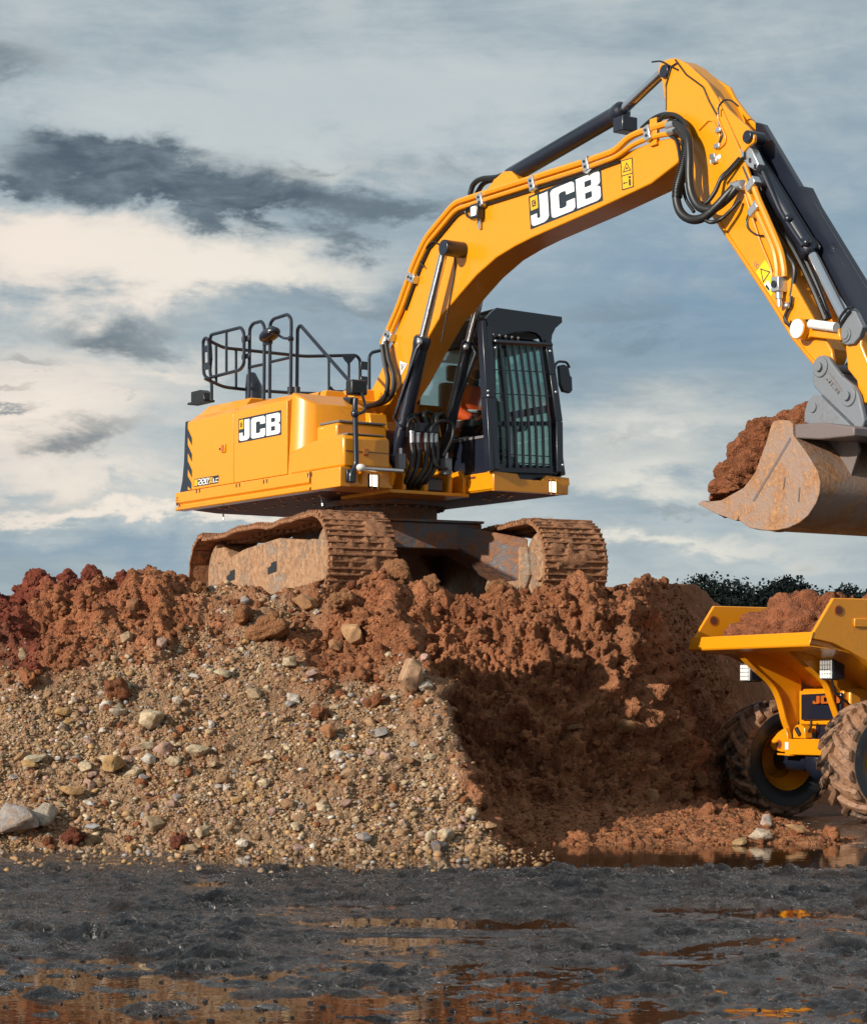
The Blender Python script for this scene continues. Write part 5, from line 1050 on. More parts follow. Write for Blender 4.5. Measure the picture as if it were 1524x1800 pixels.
# ================================================================ site dumper
DU = Frame(3.904, 23.258, 0.0, R(-62))
dmp = empty('site_dumper', DU.o, DU.rz); tag(dmp, 'yellow site dumper with muddy tyres and a full skip, parked beside the mound', 'dumper')
def dp(mb, name, mat, parent=None, bevel=0.0): return mb.build(name, mat, parent or dmp, bevel)
def DL(x, y, l): return DU.L(x, y, l)
def DF(x, y, f): return DU.F(x, y, f)
# skip
sk_ = MB(); sk_.prism_l([(.92,1.71),(.70,1.68),(.40,1.62),(.15,1.50),(-.15,1.30),(-1.1,1.18),(-1.45,1.40),(-1.55,1.95),(-1.50,1.95),(-1.40,1.44),(-1.08,1.24),(-.17,1.36),(.13,1.56),(.38,1.68),(.70,1.74),(.92,1.775)], -.98, .94)
skip = dp(sk_, 'skip', 'yellow', None, .008)
side = [(.93,1.765),(.905,1.80),(.665,2.135),(.655,2.15),(-1.50,2.15),(-1.58,1.95),(-1.47,1.38),(-1.1,1.14),(-.22,1.24),(.02,1.38),(.22,1.54),(.45,1.64),(.66,1.72),(.80,1.745)]
dp(MB().prism_l(side, .94, .985), 'skip_side', 'yellow', skip, .008); dp(MB().prism_l(side, -1.02, -.98), 'skip_side', 'yellow', skip, .008)
dp(MB().prism_l([(.935,1.70),(.945,1.70),(.905,1.825),(.888,1.822)], -1.025, .99), 'skip_lip', 'yellow', skip, .004)
dp(MB().prism_l([(.945,1.70),(.935,1.685),(.70,1.655),(.70,1.672)], -1.02, .985), 'lip_gusset', 'yellow', skip, .004)
dp(MB().box((-1.40,.985,1.88),(.42,1.005,1.96)), 'side_rib', 'yellow', skip, .006)
dp(MB().box((-1.55,-.98,1.9),(-1.48,.94,2.12)), 'skip_back', 'yellow', skip, .01)
for l_ in (-.978, .988):
    q = DL(1474, 1073, l_) if l_ > 0 else DL(1254, 1091, l_); dp(MB().cyl((q[0], l_, q[2]), (q[0], l_ + .006, q[2]), .038, n=20), 'lifting_hole', 'dark_red', skip)
    dp(MB().cyl((q[0], l_, q[2]), (q[0], l_ + .004, q[2]), .050, n=20), 'hole_ring', 'decal_orange', skip)
# under-skip ribs with edge flanges
def rib(px, ledge, l_):
    fz_ = [(q[0], q[2]) for q in (DL(x, y, l_) for x, y in px)]; r_ = dp(MB().prism_l(fz_, l_ - .012, l_ + .012), 'skip_rib', 'yellow', None, .003)
    e_ = curve_pts([DL(x, y, l_) for x, y in ledge], 5); b = MB()
    A_ = [(p.x - .006, l_ - .045, p.z) for p in e_] ; B_ = [(p.x - .006, l_ + .045, p.z) for p in e_]; C_ = [(p.x + .010, l_ + .045, p.z + .004) for p in e_]; D2 = [(p.x + .010, l_ - .045, p.z + .004) for p in e_]
    for i in range(len(e_) - 1): b.loft([A_[i], B_[i], C_[i], D2[i]], [A_[i+1], B_[i+1], C_[i+1], D2[i+1]], i in (0, len(e_) - 2))
    dp(b, 'rib_flange', 'yellow', r_)
rib([(1290,1137),(1316,1168),(1353,1202),(1368,1228),(1379,1269),(1388,1292),(1396,1292),(1406,1257),(1408,1188),(1347,1140)], [(1290,1137),(1316,1168),(1353,1202),(1368,1228),(1379,1269),(1388,1292)], -.40)
rib([(1377,1130),(1420,1174),(1449,1202),(1460,1231),(1475,1274),(1505,1285),(1530,1240),(1520,1150),(1440,1125)], [(1377,1130),(1420,1174),(1449,1202),(1460,1231),(1475,1274)], .30)
dp(MB().box((-1.0,-.38,.86),(.0,.40,1.30)), 'skip_frame', 'yellow', None, .02)
dp(MB().box((.0,-.36,.94),(.05,.36,1.28)), 'front_panel', 'yellow', None, .01)
pn = [DF(x, y, .09) for x, y in ((1408,1266),(1478,1264),(1478,1218),(1408,1221))]
b = MB(); b.loft([(.06, p[1], p[2]) for p in pn], [(.09, p[1], p[2]) for p in pn]); pnl = dp(b, 'name_plate', 'navy', None, .006)
qn = [Vector(p) + Vector((.002,0,0)) for p in (DF(1428,1239,.115), DF(1478,1237,.115), DF(1478,1220,.115), DF(1428,1223,.115))]
for ch in 'JCB': dp(flat(qn, LET[ch], .002), 'letter', 'decal_orange', pnl)
[dp(flat(qn, [k_], .003), 'letter_counter', 'navy', pnl) for k_ in LETH]
# front beam, tow eye, yoke
bm_ = [DF(x, y, .24) for x, y in ((1379,1327),(1456,1329),(1456,1300),(1379,1299))]; b = MB(); b.loft([(.02, p[1], p[2]) for p in bm_], [(.24, p[1], p[2]) for p in bm_]); beam = dp(b, 'front_beam', 'yellow', None, .01)
b = MB(); qf = [DF(x, y, .25) for x, y in ((1369,1324),(1390,1326),(1391,1329),(1369,1327))]; b.loft([(.1, p[1], p[2]) for p in qf], [(.27, p[1], p[2]) for p in qf]); dp(b, 'beam_step', 'yellow', beam)
ey = [DF(x, y, .20) for x, y in ((1359,1302),(1370,1288),(1383,1279),(1388,1292),(1388,1322),(1376,1322),(1362,1318),(1357,1311))]; b = MB(); b.loft([(.17, p[1], p[2]) for p in ey], [(.225, p[1], p[2]) for p in ey]); te = dp(b, 'tow_eye', 'yellow', None, .008)
q = DF(1369, 1309, .23); dp(MB().cyl((.222,q[1],q[2]),(.229,q[1],q[2]),.035,n=18), 'eye_hole', 'dark_red', te); dp(MB().cyl((.222,q[1],q[2]),(.2265,q[1],q[2]),.050,n=18), 'eye_ring', 'decal_orange', te)
ey = [DF(x, y, .20) for x, y in ((1392,1298),(1392,1284),(1397,1275),(1405,1273),(1413,1280),(1414,1298))]; b = MB(); b.loft([(.10, p[1], p[2]) for p in ey], [(.19, p[1], p[2]) for p in ey]); dp(b, 'pivot_lug', 'yellow', None, .008)
q = DF(1403,1284,.2); dp(MB().tube([(.2,q[1]-.03,q[2]+.02),(.2,q[1]+.03,q[2]-.05)], .022, 10), 'pivot_pin', 'navy')
dec = [DF(x, y, .243) for x, y in ((1380,1318),(1386,1318),(1386,1305),(1380,1305))]; dp(flat(dec, [RECT], .002), 'serial_decal', 'decal_white', beam)
b = MB(); [b.cyl((.238, DF(1447+i*5, 1312, .24)[1], DF(1447, 1307+j*7, .24)[2]), (.243, DF(1447+i*5, 1312, .24)[1], DF(1447, 1307+j*7, .24)[2]), .011, n=8) for i in (0, 1) for j in (0, 1, 2)]; dp(b, 'beam_holes', 'navy', beam)
dp(MB().box((-.7,-.14,.45),(.02,.14,.95)), 'chassis', 'navy', None, .02); dp(MB().cyl((0,-.70,.585),(0,.70,.585),.12,n=24), 'axle', 'navy')
dp(MB().ball((0,0,.585),(.20,.22,.22),18,12), 'differential', 'navy'); dp(MB().tube([(.1,-.05,.80),(.1,-.06,.64),(.09,-.06,.56)], .012, 8), 'brake_pipe', 'steel_silver')
dp(MB().box((-2.6,-.45,.55),(-.7,.45,1.15)), 'rear_chassis', 'yellow_dusty', None, .03); dp(MB().loft([(-3.4,-.8,.9),(-2.0,-.8,.9),(-2.0,.8,.9),(-3.4,.8,.9)], [(-3.3,-.7,1.6),(-2.1,-.75,1.7),(-2.1,.75,1.7),(-3.3,.7,1.6)]), 'engine_cover', 'yellow', None, .04)
# wheels
def lathe(prof, n=56):                   # profile (radius, offset across the wheel) spun about the axle
    b = MB(); k = len(prof)
    for i in range(n):
        a = 6.28318*i/n
        for r_, o_ in prof: b.v.append((r_*math.cos(a), o_, r_*math.sin(a)))
    for i in range(n):
        for j in range(k - 1): b.f.append((i*k + j, i*k + j + 1, ((i+1) % n)*k + j + 1, ((i+1) % n)*k + j))
    return b
def wheel(f_, l_, sgn):
    w_ = empty('wheel', (f_, l_, .585)); w_.parent = dmp
    ty = lathe([(.315,-.20),(.34,-.225),(.42,-.245),(.50,-.24),(.535,-.215),(.553,-.12),(.558,0),(.553,.12),(.535,.215),(.50,.24),(.42,.245),(.34,.225),(.315,.20)]); dp(ty, 'tyre', 'muddy_tyre', w_)
    sw = lathe([(.318,sgn*-.205),(.345,sgn*-.232),(.42,sgn*-.250),(.485,sgn*-.246)]); dp(sw, 'sidewall', 'tyre_side', w_); sw = lathe([(.318,sgn*.205),(.345,sgn*.232),(.42,sgn*.250),(.485,sgn*.246)]); dp(sw, 'sidewall', 'tyre_side', w_)
    lg = MB()
    for k in range(17):
        for s in (-1, 1):
            a0 = 6.28318*(k + (.25 if s > 0 else -.25))/17; rows = []
            for j in range(6):
                t_ = j/5; o_ = s*(.262*t_ - .012); a = a0 - .34*t_**.85*1.0; rb = .553 - .03*t_**4; rt = .607 - .040*t_**3; hw = (.040 + .012*t_)/.58
                rows.append([(rb*math.cos(a - hw*1.25), o_, rb*math.sin(a - hw*1.25)), (rt*math.cos(a - hw*.8), o_, rt*math.sin(a - hw*.8)), (rt*math.cos(a + hw*.8), o_, rt*math.sin(a + hw*.8)), (rb*math.cos(a + hw*1.25), o_, rb*math.sin(a + hw*1.25))])
            for j in range(5): lg.loft(rows[j], rows[j+1], j in (0, 4))
    dp(lg, 'tread_lugs', 'muddy_tyre', w_, .008)
    dp(lathe([(.0,sgn*.10),(.16,sgn*.11),(.19,sgn*.13),(.27,sgn*.10),(.30,sgn*.16),(.325,sgn*.215),(.318,sgn*.225),(.29,sgn*.18),(.285,0),(.29,-sgn*.18),(.322,-sgn*.222),(.30,-sgn*.19),(.26,-sgn*.12),(.2,-sgn*.05)], 40), 'rim', 'yellow_dusty', w_)
    dp(MB().cyl((0,-.12,0),(0,sgn*.15,0),.13,n=24), 'hub', 'navy', w_, .01); return w_
for f_, l_, s in ((0,-.84,-1),(0,.84,1),(-2.3,-.84,-1),(-2.3,.84,1)): wheel(f_, l_, s)
# headlights
def headlight(px, py, l_, w_=.10, h_=.105, yaw=0.0):
    q = Vector(DL(px, py, l_)); hb = MB().box((-.16,-w_,-h_),(0,w_,h_)); o = dp(hb, 'headlight', 'navy', None, .025); o.location = q; o.rotation_euler = (0, 0, yaw)
    dp(MB().box((-.01,-w_+.014,-h_+.014),(.012,w_-.014,h_-.014)), 'lens', 'lamp_cool', o, .006); g_ = MB()
    for i in range(5): y_ = -w_+.02 + i*(2*w_-.04)/4; g_.box((.012,y_-.003,-h_+.012),(.017,y_+.003,h_-.012))
    for i in range(5): z_ = -h_+.02 + i*(2*h_-.04)/4; g_.box((.0121,-w_+.012,z_-.003),(.0171,w_-.012,z_+.003))
    dp(g_, 'lens_ribs', 'steel_silver', o); dp(MB().box((-.20,-.02,-.02),(-.15,.02,.25)), 'lamp_bracket', 'navy', o)
headlight(1452, 1177, .46); headlight(1310, 1182, -.62, .085, .10)
dp(MB().tube(curve_pts([DL(1462,1196,.5), DL(1470,1220,.5), DL(1490,1236,.5), DL(1499,1248,.5), DL(1502,1262,.5)], 6), .012, 8), 'lamp_cable', 'black_rubber')
dp(MB().tube(curve_pts([DF(1426,1266,.14), DF(1425,1280,.14), DF(1416,1292,.15), DF(1408,1290,.18)], 6), .012, 8), 'lamp_cable', 'black_rubber')
hm2 = lumpy('soil_load', 'earth', (.72, .80, .22), 9, 6, (.20,.17,.08), (.42,.19,.085), C_BROWN*np.array([1.0,.98,1.02]), -.05)
ld = bpy.data.objects.new('soil_load', hm2); COL.objects.link(ld); ld.matrix_world = Matrix.Translation(DU.w(-.03, -.10, 1.80)) @ Matrix.Rotation(DU.rz, 4, 'Z')
tag(ld, 'brown clods of soil filling the yellow skip of the dumper', 'soil heap')

# ================================================================ stones and clods
def rock_mesh(name, seed, npt, flatn):   # an angular broken stone: hull of random points, edges knocked off
    rg_ = random.Random(seed); bm = bmesh.new()
    for _ in range(npt):
        d = Vector((rg_.gauss(0,1), rg_.gauss(0,1), rg_.gauss(0,1))).normalized()*rg_.uniform(.82,1.08); bm.verts.new((d.x, d.y*.92, d.z*flatn))
    bmesh.ops.convex_hull(bm, input=bm.verts); bmesh.ops.delete(bm, geom=[v for v in bm.verts if not v.link_faces], context='VERTS')
    bmesh.ops.bevel(bm, geom=list(bm.edges), offset=.06, segments=1, affect='EDGES', clamp_overlap=True); bmesh.ops.triangulate(bm, faces=bm.faces); bmesh.ops.subdivide_edges(bm, edges=list(bm.edges), cuts=2, use_grid_fill=True); bmesh.ops.recalc_face_normals(bm, faces=bm.faces)
    ar = np.array([v.co[:] for v in bm.verts]); k_ = seed*1.7; dn = .085*fbm(ar[:,0]*1.6 + k_, ar[:,1]*1.6, ar[:,2]*1.6, 4, .6)
    for v, d_ in zip(bm.verts, dn): v.co *= 1 + float(d_)
    me = bpy.data.meshes.new(name); bm.to_mesh(me); bm.free(); smooth_by_angle(me, 30); return me
ROCKS = [rock_mesh('stone', 100 + i, 15 + i % 9, random.uniform(.6,.95)) for i in range(12)]
for me in ROCKS: me.materials.append(M['stone_obj'])
CLODS = [lumpy('clod', 'clod_obj', (1.0, random.uniform(.6,.9), random.uniform(.5,.8)), 20 + i, 4, (.20,.16,.09), (.8,.36,.16), C_BROWN, None, .55) for i in range(7)]
for me in CLODS: me.materials.clear(); me.materials.append(M['clod_obj'])
def surf_n(x, y, e=.03):
    gx = (float(H0(x+e, y)) - float(H0(x-e, y)))/(2*e); gy = (float(H0(x, y+e)) - float(H0(x, y-e)))/(2*e); return Vector((-gx, -gy, 1)).normalized()
def put(mesh, name, p, n_, r, col, label, cat, group=None, rot=None, squash=None, sink=.25):
    o = bpy.data.objects.new(name, mesh); COL.objects.link(o); n_ = (n_ + surf_n(p.x, p.y)*2).normalized() if p.y > 17.6 else n_
    o.location = p + n_*r*(.60 - sink); o.rotation_euler = rot or (random.uniform(-.5,.5), random.uniform(-.5,.5), random.uniform(0,6.28))
    s_ = squash or (random.uniform(.85,1.3), random.uniform(.8,1.1), random.uniform(.75,1.1)); o.scale = (r*s_[0], r*s_[1], r*s_[2]); o.color = (*col, 1)
    tag(o, label, cat, group); return o
CREAM, GREY, OCHRE, TAN, PINK, WHITE = (.52,.42,.28), (.30,.29,.29), (.44,.27,.11), (.40,.24,.13), (.42,.27,.23), (.58,.54,.48)
SPEC = [(267,1272,25,CREAM,'large cream block-shaped stone with a flat face, alone in the middle of the gravel slope',(1.2,.95,.9)),
 (30,1456,36,GREY,'big grey boulder at the left foot of the gravel slope, largest of the stones',(1.1,1,.95)), (80,1441,27,(.42,.37,.31),'pale boulder resting behind the big grey boulder',(1.1,1,.9)),
 (725,1198,31,(.42,.26,.16),'tall pale brown slab standing on edge in the earth at the top of the cut',(.75,.8,1.45)), (186,1243,13,WHITE,'white angular stone next to the red-brown clod heap',(.9,.9,1.1)),
 (205,1256,13,(.46,.41,.33),'pale grey stone just below the white angular stone',(1.2,1,.8)), (348,1325,18,CREAM,'flat-topped cream stone right of the pink pile of rocks',(1.25,1,.75)),
 (198,1350,20,OCHRE,'ochre wedge-shaped stone among the pale rocks',(1.1,1,1)), (288,1320,17,PINK,'pinkish stone on the small pile of rocks',(1,1,1)), (262,1340,14,WHITE,'pale grey triangular stone under the pile of rocks',(.9,1,1.1)),
 (258,1317,15,CREAM,'rounded pale stone in the pile of rocks',(1.2,1,.8)), (305,1345,15,CREAM,'cream stone below the pinkish stone',(1,1,.9)), (236,1365,14,(.48,.38,.24),'sandy flat stone lying below the pale rocks',(1.3,1,.7)),
 (576,1291,16,(.36,.16,.07),'orange-brown blocky stone alone on the right part of the gravel slope',(1,1,.95)), (770,1495,18,(.10,.105,.12),'dark wet stone standing in the edge of the puddle',(.9,1,.95)),
 (1335,1476,19,(.50,.42,.32),'smooth white oval stone half in the puddle in front of the dumper',(1.25,1,.75)), (1141,1404,17,(.34,.17,.08),'upright brown pointed stone at the foot of the cut face',(.75,.8,1.5)),
 (127,1396,16,(.42,.25,.12),'tan elongated stone low on the gravel slope',(1.5,.9,.7)), (150,1353,13,CREAM,'smooth cream oval stone',(1.3,.9,.75)), (512,1170,15,CREAM,'cream faceted stone high in the gravel slope',(1.2,1,.8)),
 (62,1338,16,(.42,.38,.27),'greenish-grey slanted stone at the left side of the slope',(1.5,1,.6)), (110,1256,14,OCHRE,'yellow stone on the left side of the slope under the red earth',(1.2,1,.8)), (540,1066,23,(.34,.17,.075),'large orange-brown rock below the front of the track',(1.1,1,.95)),
 (622,1118,22,(.42,.24,.12),'smooth light brown boulder in the earth under the front of the track',(1.1,.9,1)), (592,1138,14,(.32,.15,.07),'round brown rock beside the smooth light brown boulder',(1,1,1)), (232,1068,15,(.30,.13,.065),'brown rounded rock in the upper earth on the left',(1.1,1,.9)),
 (390,1187,14,(.42,.37,.25),'flat greenish-cream stone high in the gravel slope',(1.4,1,.6)), (548,1188,12,PINK,'pink flat stone in the gravel under the light brown boulder',(1.3,1,.6)), (162,1457,13,(.36,.38,.42),'bluish white flat stone at the foot of the slope',(1.3,1,.6)),
 (640,1478,14,GREY,'light grey hollowed stone at the left end of the puddle',(1.2,1,.7)), (782,1474,15,(.50,.42,.3),'cream stone behind the dark wet stone in the puddle',(1,1,1)), (755,1477,12,(.50,.42,.3),'small cream stone left of the dark wet stone',(.9,1,1.2)), (1347,1450,15,(.46,.38,.34),'pale ragged lump behind the white oval stone',(1,.9,1.1)),
 (1298,1487,16,(.40,.26,.12),'tan flat stone in the puddle left of the white oval stone',(1.4,1,.5)), (1400,1462,15,(.36,.20,.09),'brown flat stone at the puddle in front of the far wheel',(1.6,1,.6)), (240,1322,12,PINK,'small pink-grey stone on the left of the pile of rocks',(1,1,.9)),
 (1098,1278,15,(.30,.15,.065),'pale brown stone stuck in the shaded cut face',(1.3,.9,.9)), (1012,1280,12,(.26,.12,.055),'brown stone in the shade of the cut face',(1.3,.9,.7))]
for i, (px, py, rp, col, lab, sq) in enumerate(SPEC):
    pt_, nn_ = hit(px, py); put(ROCKS[i % 6], 'stone', pt_, nn_, 1.12*rp/FP*pt_.y, col, lab, 'stone', None, (random.uniform(-.3,.3), random.uniform(-.3,.3), random.uniform(0,6.28)), sq, .22 if rp < 30 else .1)
RB, RDK = (.31,.122,.053), (.20,.050,.028)
CSPEC = [(130,1478,25,(.15,.045,.025),'dark red crumbly clod at the foot of the slope right of the pale boulder'), (312,1484,19,(.16,.05,.03),'small dark red clod at the foot of the slope'), (205,1218,26,(.25,.095,.042),'red-brown crumbly clod heap on the left of the gravel slope'), (190,1245,15,(.24,.09,.04),'small red-brown clod under the crumbly heap'),
 (470,1112,32,(.30,.135,.06),'largest brown clod of earth under the near track'), (430,1085,26,(.28,.12,.05),'rounded brown clod left of the largest one'), (560,1258,17,(.25,.10,.045),'lone brown clod on the right of the gravel slope'), (657,1240,21,(.25,.095,.042),'brown clod at the lip above the cut'), (598,1225,14,(.26,.10,.045),'small brown clod near the lip of the slope'),
 (690,990,30,(.29,.13,.058),'tall brown clod right of the near track front'), (115,990,20,RDK,'pointed dark red clod on the left crest'), (160,998,18,RDK,'dark red clod right of the pointed one on the crest'), (60,1010,17,RDK,'dark red clod at the left end of the crest'), (215,1003,16,RDK,'last dark red clod of the crest before the track'),
 (1290,1255,17,(.30,.13,.055),'brown clod hanging beside the far dumper wheel'), (1225,1375,22,(.29,.13,.058),'brown clod pile at the foot of the cut left of the wheel'), (1270,1390,20,(.27,.12,.052),'brown clod touching the far dumper wheel'), (1190,1405,18,(.26,.11,.05),'brown clod between the pointed stone and the wheel'), (350,1035,16,(.28,.12,.05),'light brown clod below the rear of the near track'),
 (880,1010,22,(.29,.13,.06),'brown clod in the shadow under the machine'), (760,1003,20,(.28,.125,.055),'brown clod below the turntable'), (640,1190,20,(.27,.11,.05),'brown clod left of the tall slab'), (605,1060,24,(.31,.145,.065),'light brown clod below the front of the near track')]
for i, (px, py, rp, col, lab) in enumerate(CSPEC):
    pt_, nn_ = hit(px, py); put(CLODS[i % 7], 'clod', pt_, nn_, .82*rp/FP*pt_.y, col, lab, 'clod of earth', None, None, None, .30)
# the many: the largest as objects, the rest as one mesh of gravel and one of crumbs
def scatter(n, keep):
    out = []
    while len(out) < n:
        X = RNG.uniform(-4.6, 3.6, 4000); Y = RNG.uniform(17.3, 25.6, 4000); ok_ = (Y < 23.1) | (X > 1.9); X, Y = X[ok_], Y[ok_]; Z = H0(X, Y); gr, red = zones(X, Y, Z); kk = keep(X, Y, Z, gr) > RNG.random(len(X))
        out += [(float(a), float(b), float(c_), float(d), float(e)) for a, b, c_, d, e in zip(X[kk], Y[kk], Z[kk], gr[kk], red[kk])]
    return out[:n]
vis = lambda X, Y, Z: (np.abs(X/Y + .0) < .22) * (Z > -.09)
GCOL = [CREAM, CREAM, GREY, OCHRE, TAN, TAN, PINK, WHITE, (.36,.27,.17), (.30,.17,.09)]
SHORT = ['the large cream block stone', 'the big grey boulder', 'the pale boulder', 'the tall pale brown slab', 'the white angular stone', 'the pale grey stone', 'the flat-topped cream stone', 'the ochre wedge stone', 'the pinkish stone', 'the pale triangular stone', 'the rounded pale stone', 'the pile of rocks', 'the sandy flat stone',
 'the orange-brown blocky stone', 'the dark wet stone', 'the white oval stone', 'the upright pointed stone', 'the tan elongated stone', 'the smooth cream oval stone', 'the cream faceted stone', 'the greenish-grey slanted stone', 'the yellow stone', 'the large orange-brown rock', 'the smooth light brown boulder', 'the round brown rock', 'the brown rounded rock', 'the flat greenish-cream stone', 'the pink flat stone', 'the bluish white flat stone', 'the light grey hollowed stone', 'the cream stone by the puddle', 'the small cream puddle stone']
MARKS = [(s_[0], s_[1], n_) for s_, n_ in zip(SPEC, SHORT)] + [(c_[0], c_[1], n_) for c_, n_ in zip(CSPEC, ['the dark red foot clod', 'the small dark red foot clod', 'the red-brown clod heap', None, 'the largest brown clod', 'the rounded brown clod', 'the lone brown clod', 'the lip clod', None, 'the tall crest clod', 'the pointed red crest clod', None, None, None, 'the clod hanging by the wheel', 'the clod pile at the cut foot', None, None, None, None, 'the clod below the turntable', None, None]) if n_]
MARKS += [(950,1120,'the sunlit dug face'), (1120,1100,'the right dug face'), (820,1080,'the shaded hollow'), (1000,1300,'the shaded cut'), (1080,1440,'the foot of the cut'), (60,1080,'the red earth slope'), (1050,1010,'the far track front')]
USED = {}
def relabel(o, what, cat):
    p = o.location; px, py = CX + FP*p.x/p.y, YH - FP*(p.z - CH)/p.y
    d_, mx_, my_, nm = min(((px-a)**2 + (py-b)**2, a, b, n_) for a, b, n_ in MARKS); d_ = math.sqrt(d_); dx, dy = px - mx_, py - my_
    near = 'just ' if d_ < 34 else '' if d_ < 75 else 'well '
    way = ('right of' if dx > 0 else 'left of') if abs(dx) > 2.2*abs(dy) else ('below' if dy > 0 else 'above') if abs(dy) > 2.2*abs(dx) else ('down right of' if dy > 0 else 'up right of') if dx > 0 else ('down left of' if dy > 0 else 'up left of')
    lab = f'{what} {near}{way} {nm}'; USED.setdefault(lab, []).append(o); o['label'] = lab; o['category'] = cat
def size_word(r): return 'tiny' if r < .040 else 'small' if r < .052 else 'fist-sized' if r < .064 else 'larger'
CWORD = {CREAM: 'cream', GREY: 'grey', OCHRE: 'ochre', TAN: 'tan', PINK: 'pinkish', WHITE: 'white', (.36,.27,.17): 'sandy', (.30,.17,.09): 'brown'}
pts = scatter(238, lambda X, Y, Z, gr: vis(X, Y, Z)*gr*.9)
for i, (x, y, z, g_, rd) in enumerate(pts):
    r_ = .036 + .040*random.random()**2.0; c_ = random.choice(GCOL); sh = random.uniform(.82,1.12); pt_, nn_ = drop(x, y, z, surf_n(x, y)); sq = (random.uniform(.85,1.4), random.uniform(.8,1.1), random.uniform(.6,1.1))
    o = put(ROCKS[i % 12], 'stone', pt_, nn_, r_, tuple(v*sh for v in c_), None, None, 'stones in the gravel slope', None, sq, random.uniform(.2,.4))
    relabel(o, f'{size_word(r_)} {"flat " if sq[2] < .72 else "long " if sq[0] > 1.28 else ""}{CWORD[c_]} stone', 'stone')
pts = scatter(170, lambda X, Y, Z, gr: vis(X, Y, Z)*(1-gr)*np.where(Z > .3, 1, .4)*np.where(X > ridge_x(Y) + .3, .6, 1))
for i, (x, y, z, g_, rd) in enumerate(pts):
    r_ = .034 + .056*random.random()**2; s_ = random.uniform(.85,1.2); c_ = RDK if rd > .5 else RB; pt_, nn_ = drop(x, y, z, surf_n(x, y))
    o = put(CLODS[i % 7], 'clod', pt_, nn_, r_, tuple(v*s_ for v in c_), None, None, 'clods on the upper earth and the dug face', None, None, .45)
    relabel(o, f'{"small" if r_ < .055 else "middling" if r_ < .08 else "big"} {"dark red" if rd > .5 else "brown"} clod', 'clod of earth')
for lab, lst in USED.items():
    if len(lst) > 1:
        for o in lst: o['group'] = lab + ' (several alike)'
def many(name, n, keep, rmin, rmax, pw, cols, sub, lift, mat, flatk, yard_=False):
    protos = []
    for k in range(6):
        if sub < 0:
            me = CLODS[k]; 
        bm = bmesh.new(); bmesh.ops.create_icosphere(bm, subdivisions=sub, radius=1.0); rg_ = random.Random(k + 50)
        for v in bm.verts: v.co = v.co*rg_.uniform(.68,1.22)
        bm.verts.index_update(); protos.append((np.array([v.co[:] for v in bm.verts]), np.array([[v.index for v in f.verts] for f in bm.faces]))); bm.free()
    if yard_ == 2:
        X = RNG.uniform(-4.2, .9, n); Y = 17.70 - 2.3*RNG.random(n)**1.5 + .1*np.sin(X*1.7); pt = [(a, b, .012, 0, 0) for a, b in zip(X, Y)]
    elif yard_:
        X = RNG.uniform(-4.0, 5.0, n); Y = 7.4 + 9.0*RNG.random(n)**.8; ok = np.abs(X/Y) < .22; pt = [(a, b, .004, 0, 0) for a, b in zip(X[ok], Y[ok])]
    else: pt = scatter(n, keep)
    VS, FS_, CS = [], [], []; off = 0
    for (x, y, z, g_, rd) in pt:
        v_, f_ = protos[random.randrange(6)]; r_ = rmin + (rmax - rmin)*random.random()**pw; a, b_ = random.uniform(0,6.28), random.uniform(-.6,.6)
        Rm = np.array(Matrix.Rotation(a, 3, 'Z') @ Matrix.Rotation(b_, 3, 'X')); sc_ = np.array([random.uniform(.8,1.35), random.uniform(.7,1.1), random.uniform(*flatk)])*r_
        p_ = (v_*sc_) @ Rm.T
        if yard_: nn = np.array([0,0,1.])
        else:
            n0 = surf_n(x, y); q_, _n = drop(x, y, z, n0); x, y, z = q_; nn = np.array(n0)
        VS.append(p_ + np.array([x, y, z]) + nn*lift*r_); FS_.append(f_ + off); off += len(v_); c_ = np.array(cols(rd))*random.uniform(.75,1.2); CS.append(np.repeat(c_[None], len(v_), 0))
    V_ = np.concatenate(VS).astype(np.float32); F_ = np.concatenate(FS_).astype(np.int32); C_ = np.concatenate(CS); me = bpy.data.meshes.new(name)
    me.vertices.add(len(V_)); me.vertices.foreach_set('co', V_.ravel()); me.loops.add(F_.size); me.loops.foreach_set('vertex_index', F_.ravel()); me.polygons.add(len(F_)); me.polygons.foreach_set('loop_start', (np.arange(len(F_))*3).astype(np.int32)); me.update(calc_edges=True)
    at = me.color_attributes.new('tint', 'FLOAT_COLOR', 'POINT'); at.data.foreach_set('color', np.concatenate([C_, np.ones((len(C_), 1))], 1).astype(np.float32).ravel())
    me.materials.append(M[mat]); o = bpy.data.objects.new(name, me); COL.objects.link(o); tag(o, kind='stuff'); return o
PN = lambda X, Y, Z: (0.25 + .75*ss(-.3, .35, fbm(X*1.9, Y*1.9, Z*1.9 + 5, 4)))
many('gravel', 5200, lambda X, Y, Z, gr: vis(X, Y, Z)*np.clip(gr, .004, 1)**1.6*PN(X, Y, Z), .011, .036, 2.8, lambda rd: random.choice(GCOL + [TAN, (.36,.27,.17), (.30,.17,.09)]), 1, .15, 'stone_mat', (.45,.85))
many('fine_gravel', 22000, lambda X, Y, Z, gr: vis(X, Y, Z)*np.clip(gr, .004, 1)**1.6*PN(X, Y, Z), .005, .017, 1.3, lambda rd: random.choice([OCHRE, TAN, TAN, (.36,.27,.17), GREY, (.42,.33,.21), (.30,.17,.09)] + [(.24,.13,.06), (.22,.12,.06), (.30,.19,.10), (.20,.11,.055)]), 0, .25, 'stone_mat', (.5,.9))
many('soil_crumbs', 3600, lambda X, Y, Z, gr: vis(X, Y, Z)*np.clip(1.05-gr, .06, 1)*np.where(Z > .25, 1, .45), .016, .050, 2.4, lambda rd: tuple((RDK if rd > .5 else random.choice([RB, (.40,.165,.070), (.26,.09,.037)]))), 1, .05, 'earth', (.65,1.0))
